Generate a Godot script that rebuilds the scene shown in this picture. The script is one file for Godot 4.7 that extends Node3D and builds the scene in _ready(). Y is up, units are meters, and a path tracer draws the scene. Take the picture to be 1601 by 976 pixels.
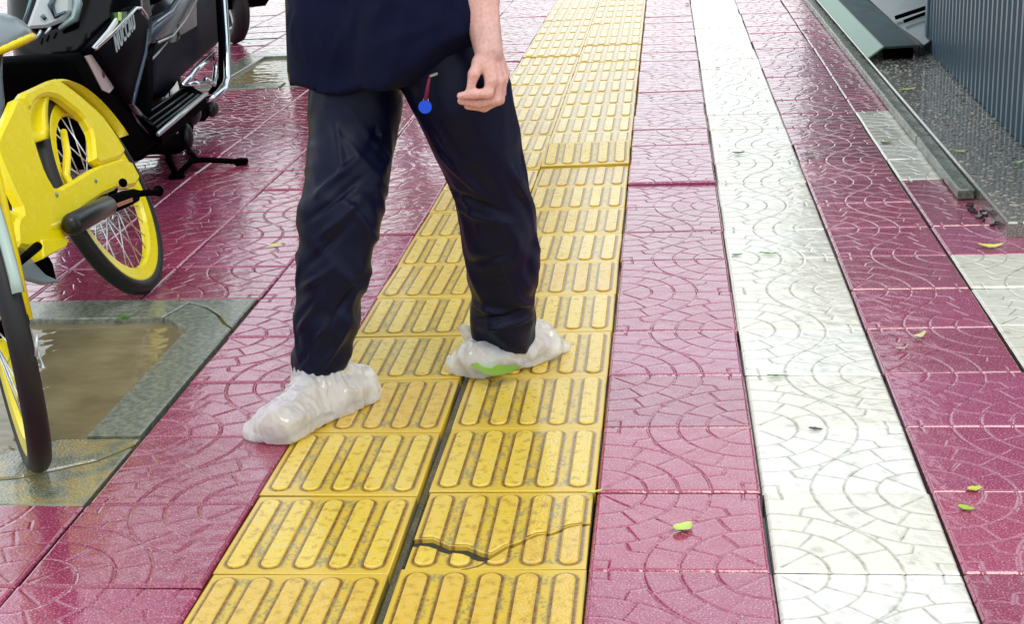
extends Node3D
# Wet pavement with a tactile guide strip, a walker in bag shoe covers, a parked
# yellow bicycle and scooters, and a ribbed metal hoarding.

const S := 0.33                      # paving module in metres
const FOCAL := 2278.81               # photo focal length in photo pixels
var cam_pos := Vector3(0.1553, 1.2831, 2.6902)
var cam_basis := Basis.from_euler(Vector3(-0.3195, 0.1144, -0.0502), EULER_ORDER_YXZ)
var rng := RandomNumberGenerator.new()
var used := {}

# ------------------------------------------------------------ pixel -> place
func ray(x: float, y: float) -> Vector3:
	return cam_basis * Vector3((x - 800.5) / FOCAL, -(y - 488.0) / FOCAL, -1.0)
func G(x: float, y: float, h := 0.0) -> Vector3:      # where it meets a level surface
	var d := ray(x, y)
	return cam_pos + d * ((h - cam_pos.y) / d.y)
func PL(x: float, y: float, pt: Vector3, n: Vector3) -> Vector3:
	var d := ray(x, y)
	return cam_pos + d * ((pt - cam_pos).dot(n) / d.dot(n))
func PZ(x: float, y: float, z: float) -> Vector3:
	return PL(x, y, Vector3(0, 0, z), Vector3(0, 0, 1))

# ------------------------------------------------------------ scene helpers
func numbered(called: String) -> String:
	if not used.has(called):
		used[called] = 0
		return called
	used[called] += 1
	return "%s_%03d" % [called, used[called]]
func tag(o: Node, label: String, category := "", group := "", kind := "") -> void:
	if label: o.set_meta("label", label)
	if category: o.set_meta("category", category)
	if group: o.set_meta("group", group)
	if kind: o.set_meta("kind", kind)
func base(called: String, at := Vector3.ZERO) -> Node3D:
	var o := Node3D.new()
	o.name = numbered(called)
	add_child(o)
	o.position = at
	return o
func obj(called: String, mesh: Mesh, m: Material, parent: Node = null) -> MeshInstance3D:
	var o := MeshInstance3D.new()
	o.mesh = mesh
	o.material_override = m
	if parent == null:
		o.name = numbered(called)
		add_child(o)
	else:
		o.name = called
		parent.add_child(o, true)
	return o
func mk(smooth := true) -> SurfaceTool:
	var st := SurfaceTool.new()
	st.begin(Mesh.PRIMITIVE_TRIANGLES)
	st.set_smooth_group(0 if smooth else -1)
	return st
func fin(st: SurfaceTool) -> ArrayMesh:
	st.generate_normals()
	return st.commit()
func part(called: String, st: SurfaceTool, m: Material, parent: Node) -> MeshInstance3D:
	return obj(called, fin(st), m, parent)

# ------------------------------------------------------------ shapes
func tri(st: SurfaceTool, a: Vector3, b: Vector3, c: Vector3) -> void:
	st.add_vertex(a); st.add_vertex(b); st.add_vertex(c)
func quad(st: SurfaceTool, a: Vector3, b: Vector3, c: Vector3, d: Vector3) -> void:
	tri(st, a, b, c); tri(st, a, c, d)
func cbox(st: SurfaceTool, c: Vector3, size: Vector3, bv := 0.004, bs := Basis.IDENTITY) -> void:
	# box with chamfered edges
	var h := size * 0.5
	bv = minf(bv, minf(h.x, minf(h.y, h.z)) * 0.9)
	var P := func(x: float, y: float, z: float) -> Vector3: return c + bs * Vector3(x, y, z)
	for ax in 3:
		for sg in [-1.0, 1.0]:
			var q := []
			for k in [[-1, -1], [1, -1], [1, 1], [-1, 1]]:
				var v := Vector3.ZERO
				v[ax] = h[ax] * sg
				v[(ax + 1) % 3] = (h[(ax + 1) % 3] - bv) * k[0]
				v[(ax + 2) % 3] = (h[(ax + 2) % 3] - bv) * k[1]
				q.append(P.call(v.x, v.y, v.z))
			if sg < 0: quad(st, q[0], q[1], q[2], q[3])
			else: quad(st, q[3], q[2], q[1], q[0])
	for ax in 3:
		var b := (ax + 1) % 3
		var d := (ax + 2) % 3
		for s1 in [-1.0, 1.0]:
			for s2 in [-1.0, 1.0]:
				var q := []
				for k in [[-1.0, 0], [1.0, 0], [1.0, 1], [-1.0, 1]]:
					var v := Vector3.ZERO
					v[ax] = (h[ax] - bv) * k[0]
					v[b] = (h[b] - (bv if k[1] == 0 else 0.0)) * s1
					v[d] = (h[d] - (0.0 if k[1] == 0 else bv)) * s2
					q.append(P.call(v.x, v.y, v.z))
				if s1 * s2 > 0: quad(st, q[0], q[1], q[2], q[3])
				else: quad(st, q[3], q[2], q[1], q[0])
	for sx in [-1.0, 1.0]:
		for sy in [-1.0, 1.0]:
			for sz in [-1.0, 1.0]:
				var a: Vector3 = P.call(h.x * sx, (h.y - bv) * sy, (h.z - bv) * sz)
				var b2: Vector3 = P.call((h.x - bv) * sx, h.y * sy, (h.z - bv) * sz)
				var c2: Vector3 = P.call((h.x - bv) * sx, (h.y - bv) * sy, h.z * sz)
				if sx * sy * sz > 0: tri(st, c2, b2, a)
				else: tri(st, a, b2, c2)
func slab(st: SurfaceTool, pts: PackedVector3Array, nrm: Vector3, th: float, bev := 0.003) -> void:
	# planar outline given thickness th behind it, front edge chamfered
	nrm = nrm.normalized()
	var u := (pts[1] - pts[0]).normalized()
	var w := nrm.cross(u).normalized()
	var n := pts.size()
	var p2 := PackedVector2Array()
	for p in pts: p2.append(Vector2((p - pts[0]).dot(u), (p - pts[0]).dot(w)))
	var area := 0.0
	for i in n: area += p2[i].cross(p2[(i + 1) % n])
	var sg := 1.0 if area > 0 else -1.0
	var ins := PackedVector3Array()
	var in2 := PackedVector2Array()
	for i in n:
		var a := p2[(i + n - 1) % n]
		var b := p2[i]
		var c := p2[(i + 1) % n]
		var n1 := (b - a).normalized().orthogonal() * -sg
		var n2 := (c - b).normalized().orthogonal() * -sg
		var m := n1 + n2
		m = m / maxf(0.35, m.length_squared()) * 2.0
		var q := b + m * bev
		in2.append(q)
		ins.append(pts[0] + u * q.x + w * q.y)
	var t := Geometry2D.triangulate_polygon(p2)
	for i in range(0, t.size(), 3):
		tri(st, ins[t[i]], ins[t[i + 1]], ins[t[i + 2]])
		tri(st, pts[t[i + 2]] - nrm * th, pts[t[i + 1]] - nrm * th, pts[t[i]] - nrm * th)
	for i in n:
		var j := (i + 1) % n
		quad(st, ins[i], ins[j], pts[j] - nrm * bev, pts[i] - nrm * bev)
		quad(st, pts[i] - nrm * bev, pts[j] - nrm * bev, pts[j] - nrm * th, pts[i] - nrm * th)
func tube(st: SurfaceTool, pts: Array, r, sides := 10, closed := false) -> void:
	var n := pts.size()
	var rings := []
	var up := Vector3.UP
	for i in n:
		var a: Vector3 = pts[(i + n - 1) % n] if (closed or i > 0) else pts[i]
		var b: Vector3 = pts[(i + 1) % n] if (closed or i < n - 1) else pts[i]
		var t := (b - a).normalized()
		if i == 0:
			up = Vector3.UP if absf(t.y) < 0.9 else Vector3.RIGHT
		up = (up - t * up.dot(t)).normalized()
		var sd := t.cross(up)
		var rr: float = r[i] if r is Array else r
		var ring := PackedVector3Array()
		for k in sides:
			var an := TAU * k / sides
			ring.append(pts[i] + (up * cos(an) + sd * sin(an)) * rr)
		rings.append(ring)
	loft(st, rings, closed, not closed)
func loft(st: SurfaceTool, rings: Array, wrap := false, caps := true) -> void:
	var n := rings.size()
	var m: int = rings[0].size()
	for i in (n if wrap else n - 1):
		var A: PackedVector3Array = rings[i]
		var B: PackedVector3Array = rings[(i + 1) % n]
		for k in m:
			var l := (k + 1) % m
			quad(st, A[k], B[k], B[l], A[l])
	if caps:
		for e in [0, n - 1]:
			var c := Vector3.ZERO
			for p in rings[e]: c += p
			c /= m
			for k in m:
				if e == 0: tri(st, c, rings[0][k], rings[0][(k + 1) % m])
				else: tri(st, c, rings[e][(k + 1) % m], rings[e][k])
func hoop(st: SurfaceTool, c: Vector3, ex: Vector3, ey: Vector3, prof: Array, seg := 56) -> void:
	# sweep a closed profile of [radius, sideways] pairs round the axle ex x ey
	var ax := ex.cross(ey).normalized()
	var rings := []
	for i in seg:
		var a := TAU * i / seg
		var d := ex * cos(a) + ey * sin(a)
		var ring := PackedVector3Array()
		for p in prof: ring.append(c + d * p[0] + ax * p[1])
		rings.append(ring)
	loft(st, rings, true, false)
func ball(st: SurfaceTool, c: Vector3, r: Vector3, bs := Basis.IDENTITY, nu := 14, nv := 8) -> void:
	var rings := []
	for i in nv + 1:
		var f := PI * (0.02 + 0.96 * i / nv)
		var ring := PackedVector3Array()
		for k in nu:
			var a := TAU * k / nu
			ring.append(c + bs * Vector3(r.x * sin(f) * cos(a), r.y * cos(f), r.z * sin(f) * sin(a)))
		rings.append(ring)
	loft(st, rings, false, true)

# ------------------------------------------------------------ smooth bodies
func nets(bones: Array, cell: float, k: float, clip = null, disp = null) -> Array:
	# bones: [a, b, ra, rb]; returns [vertices, indices] of the blended skin
	var lo := Vector3(1e9, 1e9, 1e9)
	var hi := -lo
	for b in bones:
		var r: float = maxf(b[2], b[3]) + k + cell * 3.0
		for q in 2:
			lo = lo.min(b[q] - Vector3(r, r, r))
			hi = hi.max(b[q] + Vector3(r, r, r))
	var nx := int((hi.x - lo.x) / cell) + 2
	var ny := int((hi.y - lo.y) / cell) + 2
	var nz := int((hi.z - lo.z) / cell) + 2
	var f := PackedFloat32Array()
	f.resize(nx * ny * nz)
	f.fill(1.0)
	for b in bones:
		var a: Vector3 = b[0]
		var ba: Vector3 = b[1] - b[0]
		var il := 1.0 / maxf(ba.length_squared(), 1e-9)
		var ra: float = b[2]
		var rd: float = b[3] - b[2]
		var m: float = maxf(b[2], b[3]) + k + cell * 2.0
		var l0: Vector3 = ((a.min(b[1]) - Vector3(m, m, m) - lo) / cell).floor()
		var l1: Vector3 = ((a.max(b[1]) + Vector3(m, m, m) - lo) / cell).ceil()
		for z in range(maxi(0, int(l0.z)), mini(nz, int(l1.z) + 1)):
			for y in range(maxi(0, int(l0.y)), mini(ny, int(l1.y) + 1)):
				var row := (z * ny + y) * nx
				for x in range(maxi(0, int(l0.x)), mini(nx, int(l1.x) + 1)):
					var pa := lo + Vector3(x, y, z) * cell - a
					var t := clampf(pa.dot(ba) * il, 0.0, 1.0)
					var d := (pa - ba * t).length() - (ra + rd * t)
					var o := f[row + x]
					var h := maxf(k - absf(o - d), 0.0)
					f[row + x] = minf(o, d) - h * h / (4.0 * k)
	if clip != null:
		for z in nz:
			for y in ny:
				var row := (z * ny + y) * nx
				for x in nx:
					if f[row + x] < cell * 2.0:
						f[row + x] = maxf(f[row + x], clip.call(lo + Vector3(x, y, z) * cell))
	var ids := PackedInt32Array()
	ids.resize(nx * ny * nz)
	ids.fill(-1)
	var V := PackedVector3Array()
	var off := PackedInt32Array([0, 1, nx, nx + 1, nx * ny, nx * ny + 1, nx * ny + nx, nx * ny + nx + 1])
	var ed := [[0, 1], [2, 3], [4, 5], [6, 7], [0, 2], [1, 3], [4, 6], [5, 7], [0, 4], [1, 5], [2, 6], [3, 7]]
	for z in nz - 1:
		for y in ny - 1:
			var row := (z * ny + y) * nx
			for x in nx - 1:
				var i := row + x
				var v0 := f[i]
				if absf(v0) > cell * 3.0: continue
				var neg := 0
				for q in 8:
					if f[i + off[q]] < 0.0: neg += 1
				if neg == 0 or neg == 8: continue
				var sum := Vector3.ZERO
				var cnt := 0
				for e in ed:
					var p: float = f[i + off[e[0]]]
					var q2: float = f[i + off[e[1]]]
					if (p < 0.0) != (q2 < 0.0):
						var t := p / (p - q2)
						var A := Vector3(e[0] & 1, (e[0] >> 1) & 1, e[0] >> 2)
						var B := Vector3(e[1] & 1, (e[1] >> 1) & 1, e[1] >> 2)
						sum += A.lerp(B, t)
						cnt += 1
				ids[i] = V.size()
				V.append(lo + (Vector3(x, y, z) + sum / cnt) * cell)
	var I := PackedInt32Array()
	var st3 := [1, nx, nx * ny]
	for z in range(1, nz - 1):
		for y in range(1, ny - 1):
			var row := (z * ny + y) * nx
			for x in range(1, nx - 1):
				var i := row + x
				if ids[i] < 0: continue
				for ax in 3:
					var s0: bool = f[i] < 0.0
					var s1: bool = f[i + st3[ax]] < 0.0
					if s0 == s1: continue
					var u: int = st3[(ax + 1) % 3]
					var w: int = st3[(ax + 2) % 3]
					var a := ids[i]
					var b := ids[i - u]
					var c := ids[i - u - w]
					var d := ids[i - w]
					if a < 0 or b < 0 or c < 0 or d < 0: continue
					if s0: I.append_array(PackedInt32Array([a, c, b, a, d, c]))
					else: I.append_array(PackedInt32Array([a, b, c, a, c, d]))
	if disp != null:
		var N := vnormals(V, I)
		for i in V.size(): V[i] += N[i] * disp.call(V[i], N[i])
	return [V, I]
func relax(q: Array, times: int, amount := 0.5) -> void:
	var V: PackedVector3Array = q[0]
	var I: PackedInt32Array = q[1]
	for t in times:
		var sum := PackedVector3Array()
		sum.resize(V.size())
		var cnt := PackedInt32Array()
		cnt.resize(V.size())
		for i in range(0, I.size(), 3):
			for k in 3:
				var a := I[i + k]
				var b := I[i + (k + 1) % 3]
				sum[a] += V[b]; cnt[a] += 1
				sum[b] += V[a]; cnt[b] += 1
		for i in V.size():
			if cnt[i] > 0: V[i] = V[i].lerp(sum[i] / cnt[i], amount)
	q[0] = V
func crease(q: Array, folds: Array, z: float) -> void:
	# raise (or sink) cloth along fold lines; heights and widths in millimetres
	var V: PackedVector3Array = q[0]
	var N := vnormals(V, q[1])
	for f in folds:
		var a := PZ(f[0], f[1], z)
		var b := PZ(f[2], f[3], z)
		var ab := b - a
		var w: float = f[5] * 0.001
		for i in V.size():
			var p := V[i] - a
			if absf(p.z) > 0.16: continue
			var t := (p.x * ab.x + p.y * ab.y) / (ab.x * ab.x + ab.y * ab.y)
			if t < -0.3 or t > 1.3: continue
			var d := Vector2(p.x - ab.x * t, p.y - ab.y * t).length() / w
			if d > 3.0: continue
			var k := exp(-d * d) * smoothstep(-0.3, 0.3, t) * smoothstep(1.3, 0.6, t) * smoothstep(0.0, 0.4, N[i].z)
			V[i] += N[i] * (f[4] * 0.001 * k)
	q[0] = V
func vnormals(V: PackedVector3Array, I: PackedInt32Array) -> PackedVector3Array:
	var N := PackedVector3Array()
	N.resize(V.size())
	for i in range(0, I.size(), 3):
		var n := (V[I[i + 2]] - V[I[i]]).cross(V[I[i + 1]] - V[I[i]])
		N[I[i]] += n; N[I[i + 1]] += n; N[I[i + 2]] += n
	for i in N.size(): N[i] = N[i].normalized()
	return N
func amesh(V: PackedVector3Array, I: PackedInt32Array, C := PackedColorArray(), UV := PackedVector2Array()) -> ArrayMesh:
	var arr := []
	arr.resize(Mesh.ARRAY_MAX)
	arr[Mesh.ARRAY_VERTEX] = V
	arr[Mesh.ARRAY_NORMAL] = vnormals(V, I)
	if C.size(): arr[Mesh.ARRAY_COLOR] = C
	if UV.size(): arr[Mesh.ARRAY_TEX_UV] = UV
	arr[Mesh.ARRAY_INDEX] = I
	var am := ArrayMesh.new()
	am.add_surface_from_arrays(Mesh.PRIMITIVE_TRIANGLES, arr)
	return am
func joined(list: Array) -> ArrayMesh:
	var V := PackedVector3Array()
	var I := PackedInt32Array()
	for q in list:
		var o := V.size()
		V.append_array(q[0])
		for i in q[1]: I.append(i + o)
	return amesh(V, I)

# ------------------------------------------------------------ materials
func mat(c: Color, rough := 0.6, metal := 0.0) -> StandardMaterial3D:
	var m := StandardMaterial3D.new()
	m.albedo_color = c
	m.roughness = rough
	m.metallic = metal
	return m
func noise_tex(size: int, freq: float, sd: int, oct: int, ramp: Array, kind := FastNoiseLite.TYPE_SIMPLEX_SMOOTH) -> ImageTexture:
	# ramp: [value, Color] stops
	var fn := FastNoiseLite.new()
	fn.seed = sd
	fn.frequency = freq
	fn.noise_type = kind
	fn.fractal_octaves = oct
	if oct < 2: fn.fractal_type = FastNoiseLite.FRACTAL_NONE
	var src := fn.get_seamless_image(size, size).get_data()
	var lut := PackedByteArray()
	for v in 256:
		var t := v / 255.0
		var c: Color = ramp[0][1]
		for i in ramp.size() - 1:
			if t >= ramp[i][0]:
				c = ramp[i][1].lerp(ramp[i + 1][1], clampf((t - ramp[i][0]) / (ramp[i + 1][0] - ramp[i][0]), 0, 1))
		lut.append_array(PackedByteArray([int(c.r * 255), int(c.g * 255), int(c.b * 255)]))
	var out := PackedByteArray()
	out.resize(size * size * 3)
	for i in size * size:
		var v := src[i] * 3
		out[i * 3] = lut[v]; out[i * 3 + 1] = lut[v + 1]; out[i * 3 + 2] = lut[v + 2]
	return ImageTexture.create_from_image(Image.create_from_data(size, size, false, Image.FORMAT_RGB8, out))
func bump_tex(size: int, freq: float, sd: int, oct: int, strength: float) -> ImageTexture:
	var fn := FastNoiseLite.new()
	fn.seed = sd
	fn.frequency = freq
	fn.fractal_octaves = oct
	var im := fn.get_seamless_image(size, size)
	im.convert(Image.FORMAT_RGBA8)
	im.bump_map_to_normal_map(strength)
	return ImageTexture.create_from_image(im)
func g3(v: float) -> Color: return Color(v, v, v)
func tri_mat(albedo: ImageTexture, scale: float, rough_tex: ImageTexture = null, normal: ImageTexture = null, nsc := 0.5) -> StandardMaterial3D:
	var m := StandardMaterial3D.new()
	m.albedo_texture = albedo
	m.uv1_triplanar = true
	m.uv1_world_triplanar = true
	m.uv1_scale = Vector3(scale, scale, scale)
	if rough_tex:
		m.roughness = 1.0
		m.roughness_texture = rough_tex
	if normal:
		m.normal_enabled = true
		m.normal_texture = normal
		m.normal_scale = nsc
	return m
func wet(m: StandardMaterial3D, amount := 1.0, rough := 0.06) -> void:
	# film of rain water over the surface
	m.clearcoat_enabled = true
	m.clearcoat = amount
	m.clearcoat_roughness = rough

var M := {}
func make_materials() -> void:
	# wet red concrete pavers: crimson-violet with pale grit, flecks brightened to paint wet sparkle
	var rough_wet := noise_tex(512, 0.006, 11, 4, [[0.0, g3(0.08)], [0.4, g3(0.12)], [0.6, g3(0.22)], [1.0, g3(0.34)]])
	var grit := bump_tex(512, 0.11, 5, 3, 3.0)
	var reds := [Color(0.635, 0.225, 0.37), Color(0.675, 0.255, 0.385), Color(0.60, 0.21, 0.335), Color(0.65, 0.25, 0.41)]
	M.red = []
	for i in 4:
		var c: Color = reds[i]
		var t := noise_tex(512, 0.16, 40 + i, 3, [[0.0, c.darkened(0.4)], [0.30, c.darkened(0.16)], [0.55, c], [0.66, c.lightened(0.08)], [0.74, c.lerp(Color(0.9, 0.62, 0.7), 0.5)], [0.9, Color(0.93, 0.75, 0.78)], [1.0, Color(0.95, 0.82, 0.84)]])
		var m := tri_mat(t, 2.3, rough_wet, grit, 0.2)
		m.vertex_color_use_as_albedo = true
		wet(m, 1.0, 0.11)
		M.red.append(m)
	M.white = []
	for i in 3:
		var c: Color = [Color(0.895, 0.88, 0.82), Color(0.91, 0.90, 0.85), Color(0.88, 0.86, 0.79)][i]
		var t := noise_tex(512, 0.02, 60 + i, 5, [[0.0, c.darkened(0.2)], [0.22, c.darkened(0.07)], [0.36, c.darkened(0.015)], [0.6, c], [1.0, c.lightened(0.2)]])
		var m := tri_mat(t, 1.7, rough_wet, grit, 0.15)
		m.vertex_color_use_as_albedo = true
		wet(m, 0.9, 0.11)
		M.white.append(m)
	# yellow tactile pavers: paint-bright pigment with worn and muddy spots
	M.bar = []
	for i in 3:
		var c: Color = [Color(0.90, 0.76, 0.28), Color(0.885, 0.73, 0.30), Color(0.92, 0.79, 0.30)][i]
		var t := noise_tex(512, 0.03, 80 + i, 6, [[0.0, Color(0.66, 0.55, 0.30)], [0.2, Color(0.79, 0.65, 0.28)], [0.40, c.darkened(0.03)], [0.55, c], [0.75, c.lerp(Color(0.82, 0.72, 0.48), 0.35)], [1.0, Color(0.86, 0.80, 0.60)]])
		var bm := tri_mat(t, 2.1, rough_wet, grit, 0.3)
		wet(bm, 0.55, 0.12)
		M.bar.append(bm)
	M.grime = mat(Color(0.20, 0.19, 0.16), 0.5)
	M.ground = tri_mat(noise_tex(512, 0.03, 3, 5, [[0.0, Color(0.09, 0.085, 0.075)], [0.6, Color(0.17, 0.16, 0.14)], [1.0, Color(0.27, 0.25, 0.21)]]), 0.9, rough_wet)
	M.concrete = tri_mat(noise_tex(512, 0.03, 21, 6, [[0.0, Color(0.33, 0.35, 0.30)], [0.4, Color(0.43, 0.455, 0.40)], [0.62, Color(0.49, 0.515, 0.455)], [0.8, Color(0.54, 0.54, 0.44)], [1.0, Color(0.64, 0.65, 0.57)]]), 2.6, rough_wet, grit, 0.6)
	M.kerb = tri_mat(noise_tex(512, 0.04, 22, 5, [[0.0, Color(0.22, 0.25, 0.21)], [0.5, Color(0.37, 0.40, 0.35)], [1.0, Color(0.50, 0.52, 0.44)]]), 2.2, rough_wet, grit, 0.6)
	M.bed = tri_mat(noise_tex(512, 0.14, 27, 3, [[0.0, Color(0.22, 0.22, 0.20)], [0.35, Color(0.35, 0.36, 0.32)], [0.55, Color(0.46, 0.45, 0.42)], [0.75, Color(0.60, 0.58, 0.50)], [1.0, Color(0.76, 0.73, 0.63)]]), 2.2, rough_wet, grit, 0.5)
	wet(M.bed, 1.0, 0.08)
	M.muddy = tri_mat(noise_tex(512, 0.012, 28, 6, [[0.0, Color(0.36, 0.38, 0.31)], [0.4, Color(0.48, 0.49, 0.41)], [0.55, Color(0.55, 0.52, 0.37)], [0.7, Color(0.62, 0.55, 0.34)], [1.0, Color(0.50, 0.50, 0.42)]]), 1.8, rough_wet, grit, 0.6)
	wet(M.muddy, 0.8, 0.1)
	wet(M.concrete, 0.6, 0.15)
	M.mud = tri_mat(noise_tex(256, 0.02, 23, 5, [[0.0, Color(0.25, 0.24, 0.19)], [0.5, Color(0.33, 0.32, 0.26)], [1.0, Color(0.42, 0.40, 0.33)]]), 2.0, rough_wet, grit, 0.8)
	M.water = tri_mat(noise_tex(256, 0.012, 24, 4, [[0.0, Color(0.43, 0.385, 0.28)], [0.5, Color(0.50, 0.455, 0.34)], [1.0, Color(0.56, 0.515, 0.39)]]), 1.1)
	M.water.roughness = 0.06
	M.black = mat(Color(0.018, 0.018, 0.024), 0.75)
	M.black.metallic_specular = 0.08
	M.panel = mat(Color(0.016, 0.018, 0.05), 0.6)
	M.panel.metallic_specular = 0.1
	M.gloss_black = mat(Color(0.022, 0.023, 0.032), 0.12)
	M.gloss_black.metallic_specular = 0.35
	M.navy = mat(Color(0.035, 0.05, 0.14), 0.5)
	M.navy.metallic_specular = 0.18
	M.steel_blue = mat(Color(0.20, 0.255, 0.33), 0.25, 0.3)  # blue-grey for highlights painted along the scooter's dark panels
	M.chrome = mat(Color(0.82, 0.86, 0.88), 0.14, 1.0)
	M.silver = mat(Color(0.72, 0.75, 0.76), 0.3, 0.7)
	M.tyre = mat(Color(0.045, 0.045, 0.05), 0.55)
	M.yellow = tri_mat(noise_tex(512, 0.05, 91, 5, [[0.0, Color(0.84, 0.75, 0.05)], [0.2, Color(0.93, 0.845, 0.01)], [0.34, Color(0.96, 0.88, 0.0)], [0.7, Color(0.965, 0.885, 0.0)], [0.84, Color(0.97, 0.90, 0.05)], [1.0, Color(0.93, 0.87, 0.2)]]), 2.0, noise_tex(256, 0.03, 92, 4, [[0.0, g3(0.14)], [1.0, g3(0.36)]]))
	M.yellow.clearcoat_enabled = true
	M.yellow.clearcoat = 0.25
	M.grey_plastic = mat(Color(0.50, 0.55, 0.57), 0.25)
	M.spoke = mat(Color(0.85, 0.87, 0.88), 0.25, 0.85)
	M.lens = mat(Color(0.84, 0.88, 0.88), 0.06)
	M.teal = tri_mat(noise_tex(256, 0.02, 31, 4, [[0.0, Color(0.13, 0.20, 0.215)], [0.6, Color(0.19, 0.275, 0.29)], [1.0, Color(0.26, 0.34, 0.34)]]), 1.2)
	M.teal.roughness = 0.3
	M.pale_green = mat(Color(0.42, 0.57, 0.50), 0.35)  # ramp green made paler, sky light painted into the colour
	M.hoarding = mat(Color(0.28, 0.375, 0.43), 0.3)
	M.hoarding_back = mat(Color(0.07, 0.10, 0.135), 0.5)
	M.cloth = tri_mat(noise_tex(256, 0.2, 71, 2, [[0.0, Color(0.026, 0.038, 0.125)], [1.0, Color(0.046, 0.066, 0.19)]]), 5.0)
	M.cloth.roughness = 0.4
	M.cloth.metallic_specular = 0.28
	M.shirt = tri_mat(noise_tex(256, 0.2, 72, 2, [[0.0, Color(0.04, 0.052, 0.15)], [1.0, Color(0.068, 0.085, 0.21)]]), 5.0)
	M.shirt.roughness = 0.85
	M.shirt.metallic_specular = 0.25
	var weave := bump_tex(256, 0.35, 95, 1, 2.0)
	for cm in [M.cloth, M.shirt]:
		cm.normal_enabled = true
		cm.normal_texture = weave
		cm.normal_scale = 0.35
	M.skin = tri_mat(noise_tex(256, 0.04, 96, 4, [[0.0, Color(0.82, 0.56, 0.53)], [0.4, Color(0.87, 0.66, 0.61)], [0.7, Color(0.90, 0.71, 0.66)], [1.0, Color(0.92, 0.76, 0.71)]]), 9.0)
	M.skin.roughness = 0.42
	M.skin.subsurf_scatter_enabled = true
	M.skin.subsurf_scatter_strength = 0.1
	M.hair = mat(Color(0.03, 0.025, 0.025), 0.4)
	M.bag = mat(Color(0.95, 0.955, 0.97, 0.46), 0.1)
	M.bag.transparency = BaseMaterial3D.TRANSPARENCY_ALPHA
	M.shoe = mat(Color(0.66, 0.53, 0.24), 0.6)
	M.sole = mat(Color(0.85, 0.72, 0.32), 0.6)

# ------------------------------------------------------------ paving
func paver_mesh(parity: int, groove_col: Color, n: int) -> ArrayMesh:
	# moulded fan pattern: rings round two opposite corners, split by radial ticks
	var V := PackedVector3Array()
	var C := PackedColorArray()
	var I := PackedInt32Array()
	var ringr := [0.3, 0.5, 0.7, 0.9]
	var ticks := [[45.0], [30.0, 60.0], [22.5, 45.0, 67.5], [16.0, 33.0, 57.0, 74.0], []]
	var fn := FastNoiseLite.new()
	fn.seed = 9 + parity
	fn.frequency = 3.0
	var gw := 0.0115
	for j in n + 1:
		for i in n + 1:
			var u := float(i) / n
			var v := float(j) / n
			# corners in use
			var a := Vector2(u, v) if parity == 0 else Vector2(1 - u, v)
			var b := Vector2(1 - u, 1 - v) if parity == 0 else Vector2(u, 1 - v)
			var p := a if a.length() < b.length() else b
			var r := p.length()
			var th := rad_to_deg(atan2(p.y, p.x))
			var g := 1e9
			var k := 0
			for q in 4:
				g = minf(g, absf(r - ringr[q]))
				if r > ringr[q]: k = q + 1
			for t in ticks[k]:
				if r > 0.06: g = minf(g, absf(sin(deg_to_rad(th - t))) * r)
			var wob := 0.7 + 0.5 * fn.get_noise_2d(u * 2.0, v * 2.0)
			var dep := smoothstep(gw, gw * 0.25, g) * wob
			var edge := minf(minf(u, 1 - u), minf(v, 1 - v))
			var h := -0.0021 * dep
			h -= 0.005 * smoothstep(0.014, 0.0, edge)
			h += 0.0008 * fn.get_noise_2d(u * 1.3 + 7.0, v * 1.3)
			V.append(Vector3((u - 0.5), h, (v - 0.5)))
			C.append(Color(1, 1, 1).lerp(groove_col, clampf(dep, 0, 1) * (0.75 + 0.5 * fn.get_noise_2d(u * 5.0 + 3.0, v * 5.0))))
	for j in n:
		for i in n:
			var q := j * (n + 1) + i
			I.append_array(PackedInt32Array([q, q + 1, q + n + 2, q, q + n + 2, q + n + 1]))
	# sides
	var rim := []
	for i in n: rim.append(i)
	for j in n: rim.append(j * (n + 1) + n)
	for i in n: rim.append(n * (n + 1) + n - i)
	for j in n: rim.append((n - j) * (n + 1))
	var s0 := V.size()
	for q in rim:
		V.append(V[q]); C.append(groove_col)
		V.append(Vector3(V[q].x, -0.03, V[q].z)); C.append(groove_col)
	for q in rim.size():
		var w := (q + 1) % rim.size()
		I.append_array(PackedInt32Array([s0 + q * 2, s0 + q * 2 + 1, s0 + w * 2 + 1, s0 + q * 2, s0 + w * 2 + 1, s0 + w * 2]))
	return amesh(V, I, C)
var pav := {}
func paver(called: String, x0: float, x1: float, z0: float, z1: float, parity: int, mesh_key: String, m: Material, parent: Node, lift := 0.0, tilt := 1.0) -> MeshInstance3D:
	var gap := 0.0052
	var o := obj(called, pav[mesh_key][parity & 1], m, parent)
	var sx := (x1 - x0) - gap * rng.randf_range(0.5, 1.4)
	var sz := (z0 - z1) - gap * rng.randf_range(0.5, 1.4)
	var b := Basis.from_euler(Vector3(rng.randfn(0, 0.0045) * tilt, rng.randfn(0, 0.003), rng.randfn(0, 0.0045) * tilt))
	o.transform = Transform3D(b * Basis.from_scale(Vector3(sx, 1, sz)), Vector3((x0 + x1) / 2 + rng.randfn(0, 0.0011), rng.randfn(0, 0.0009) + lift, (z0 + z1) / 2))
	return o

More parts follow.
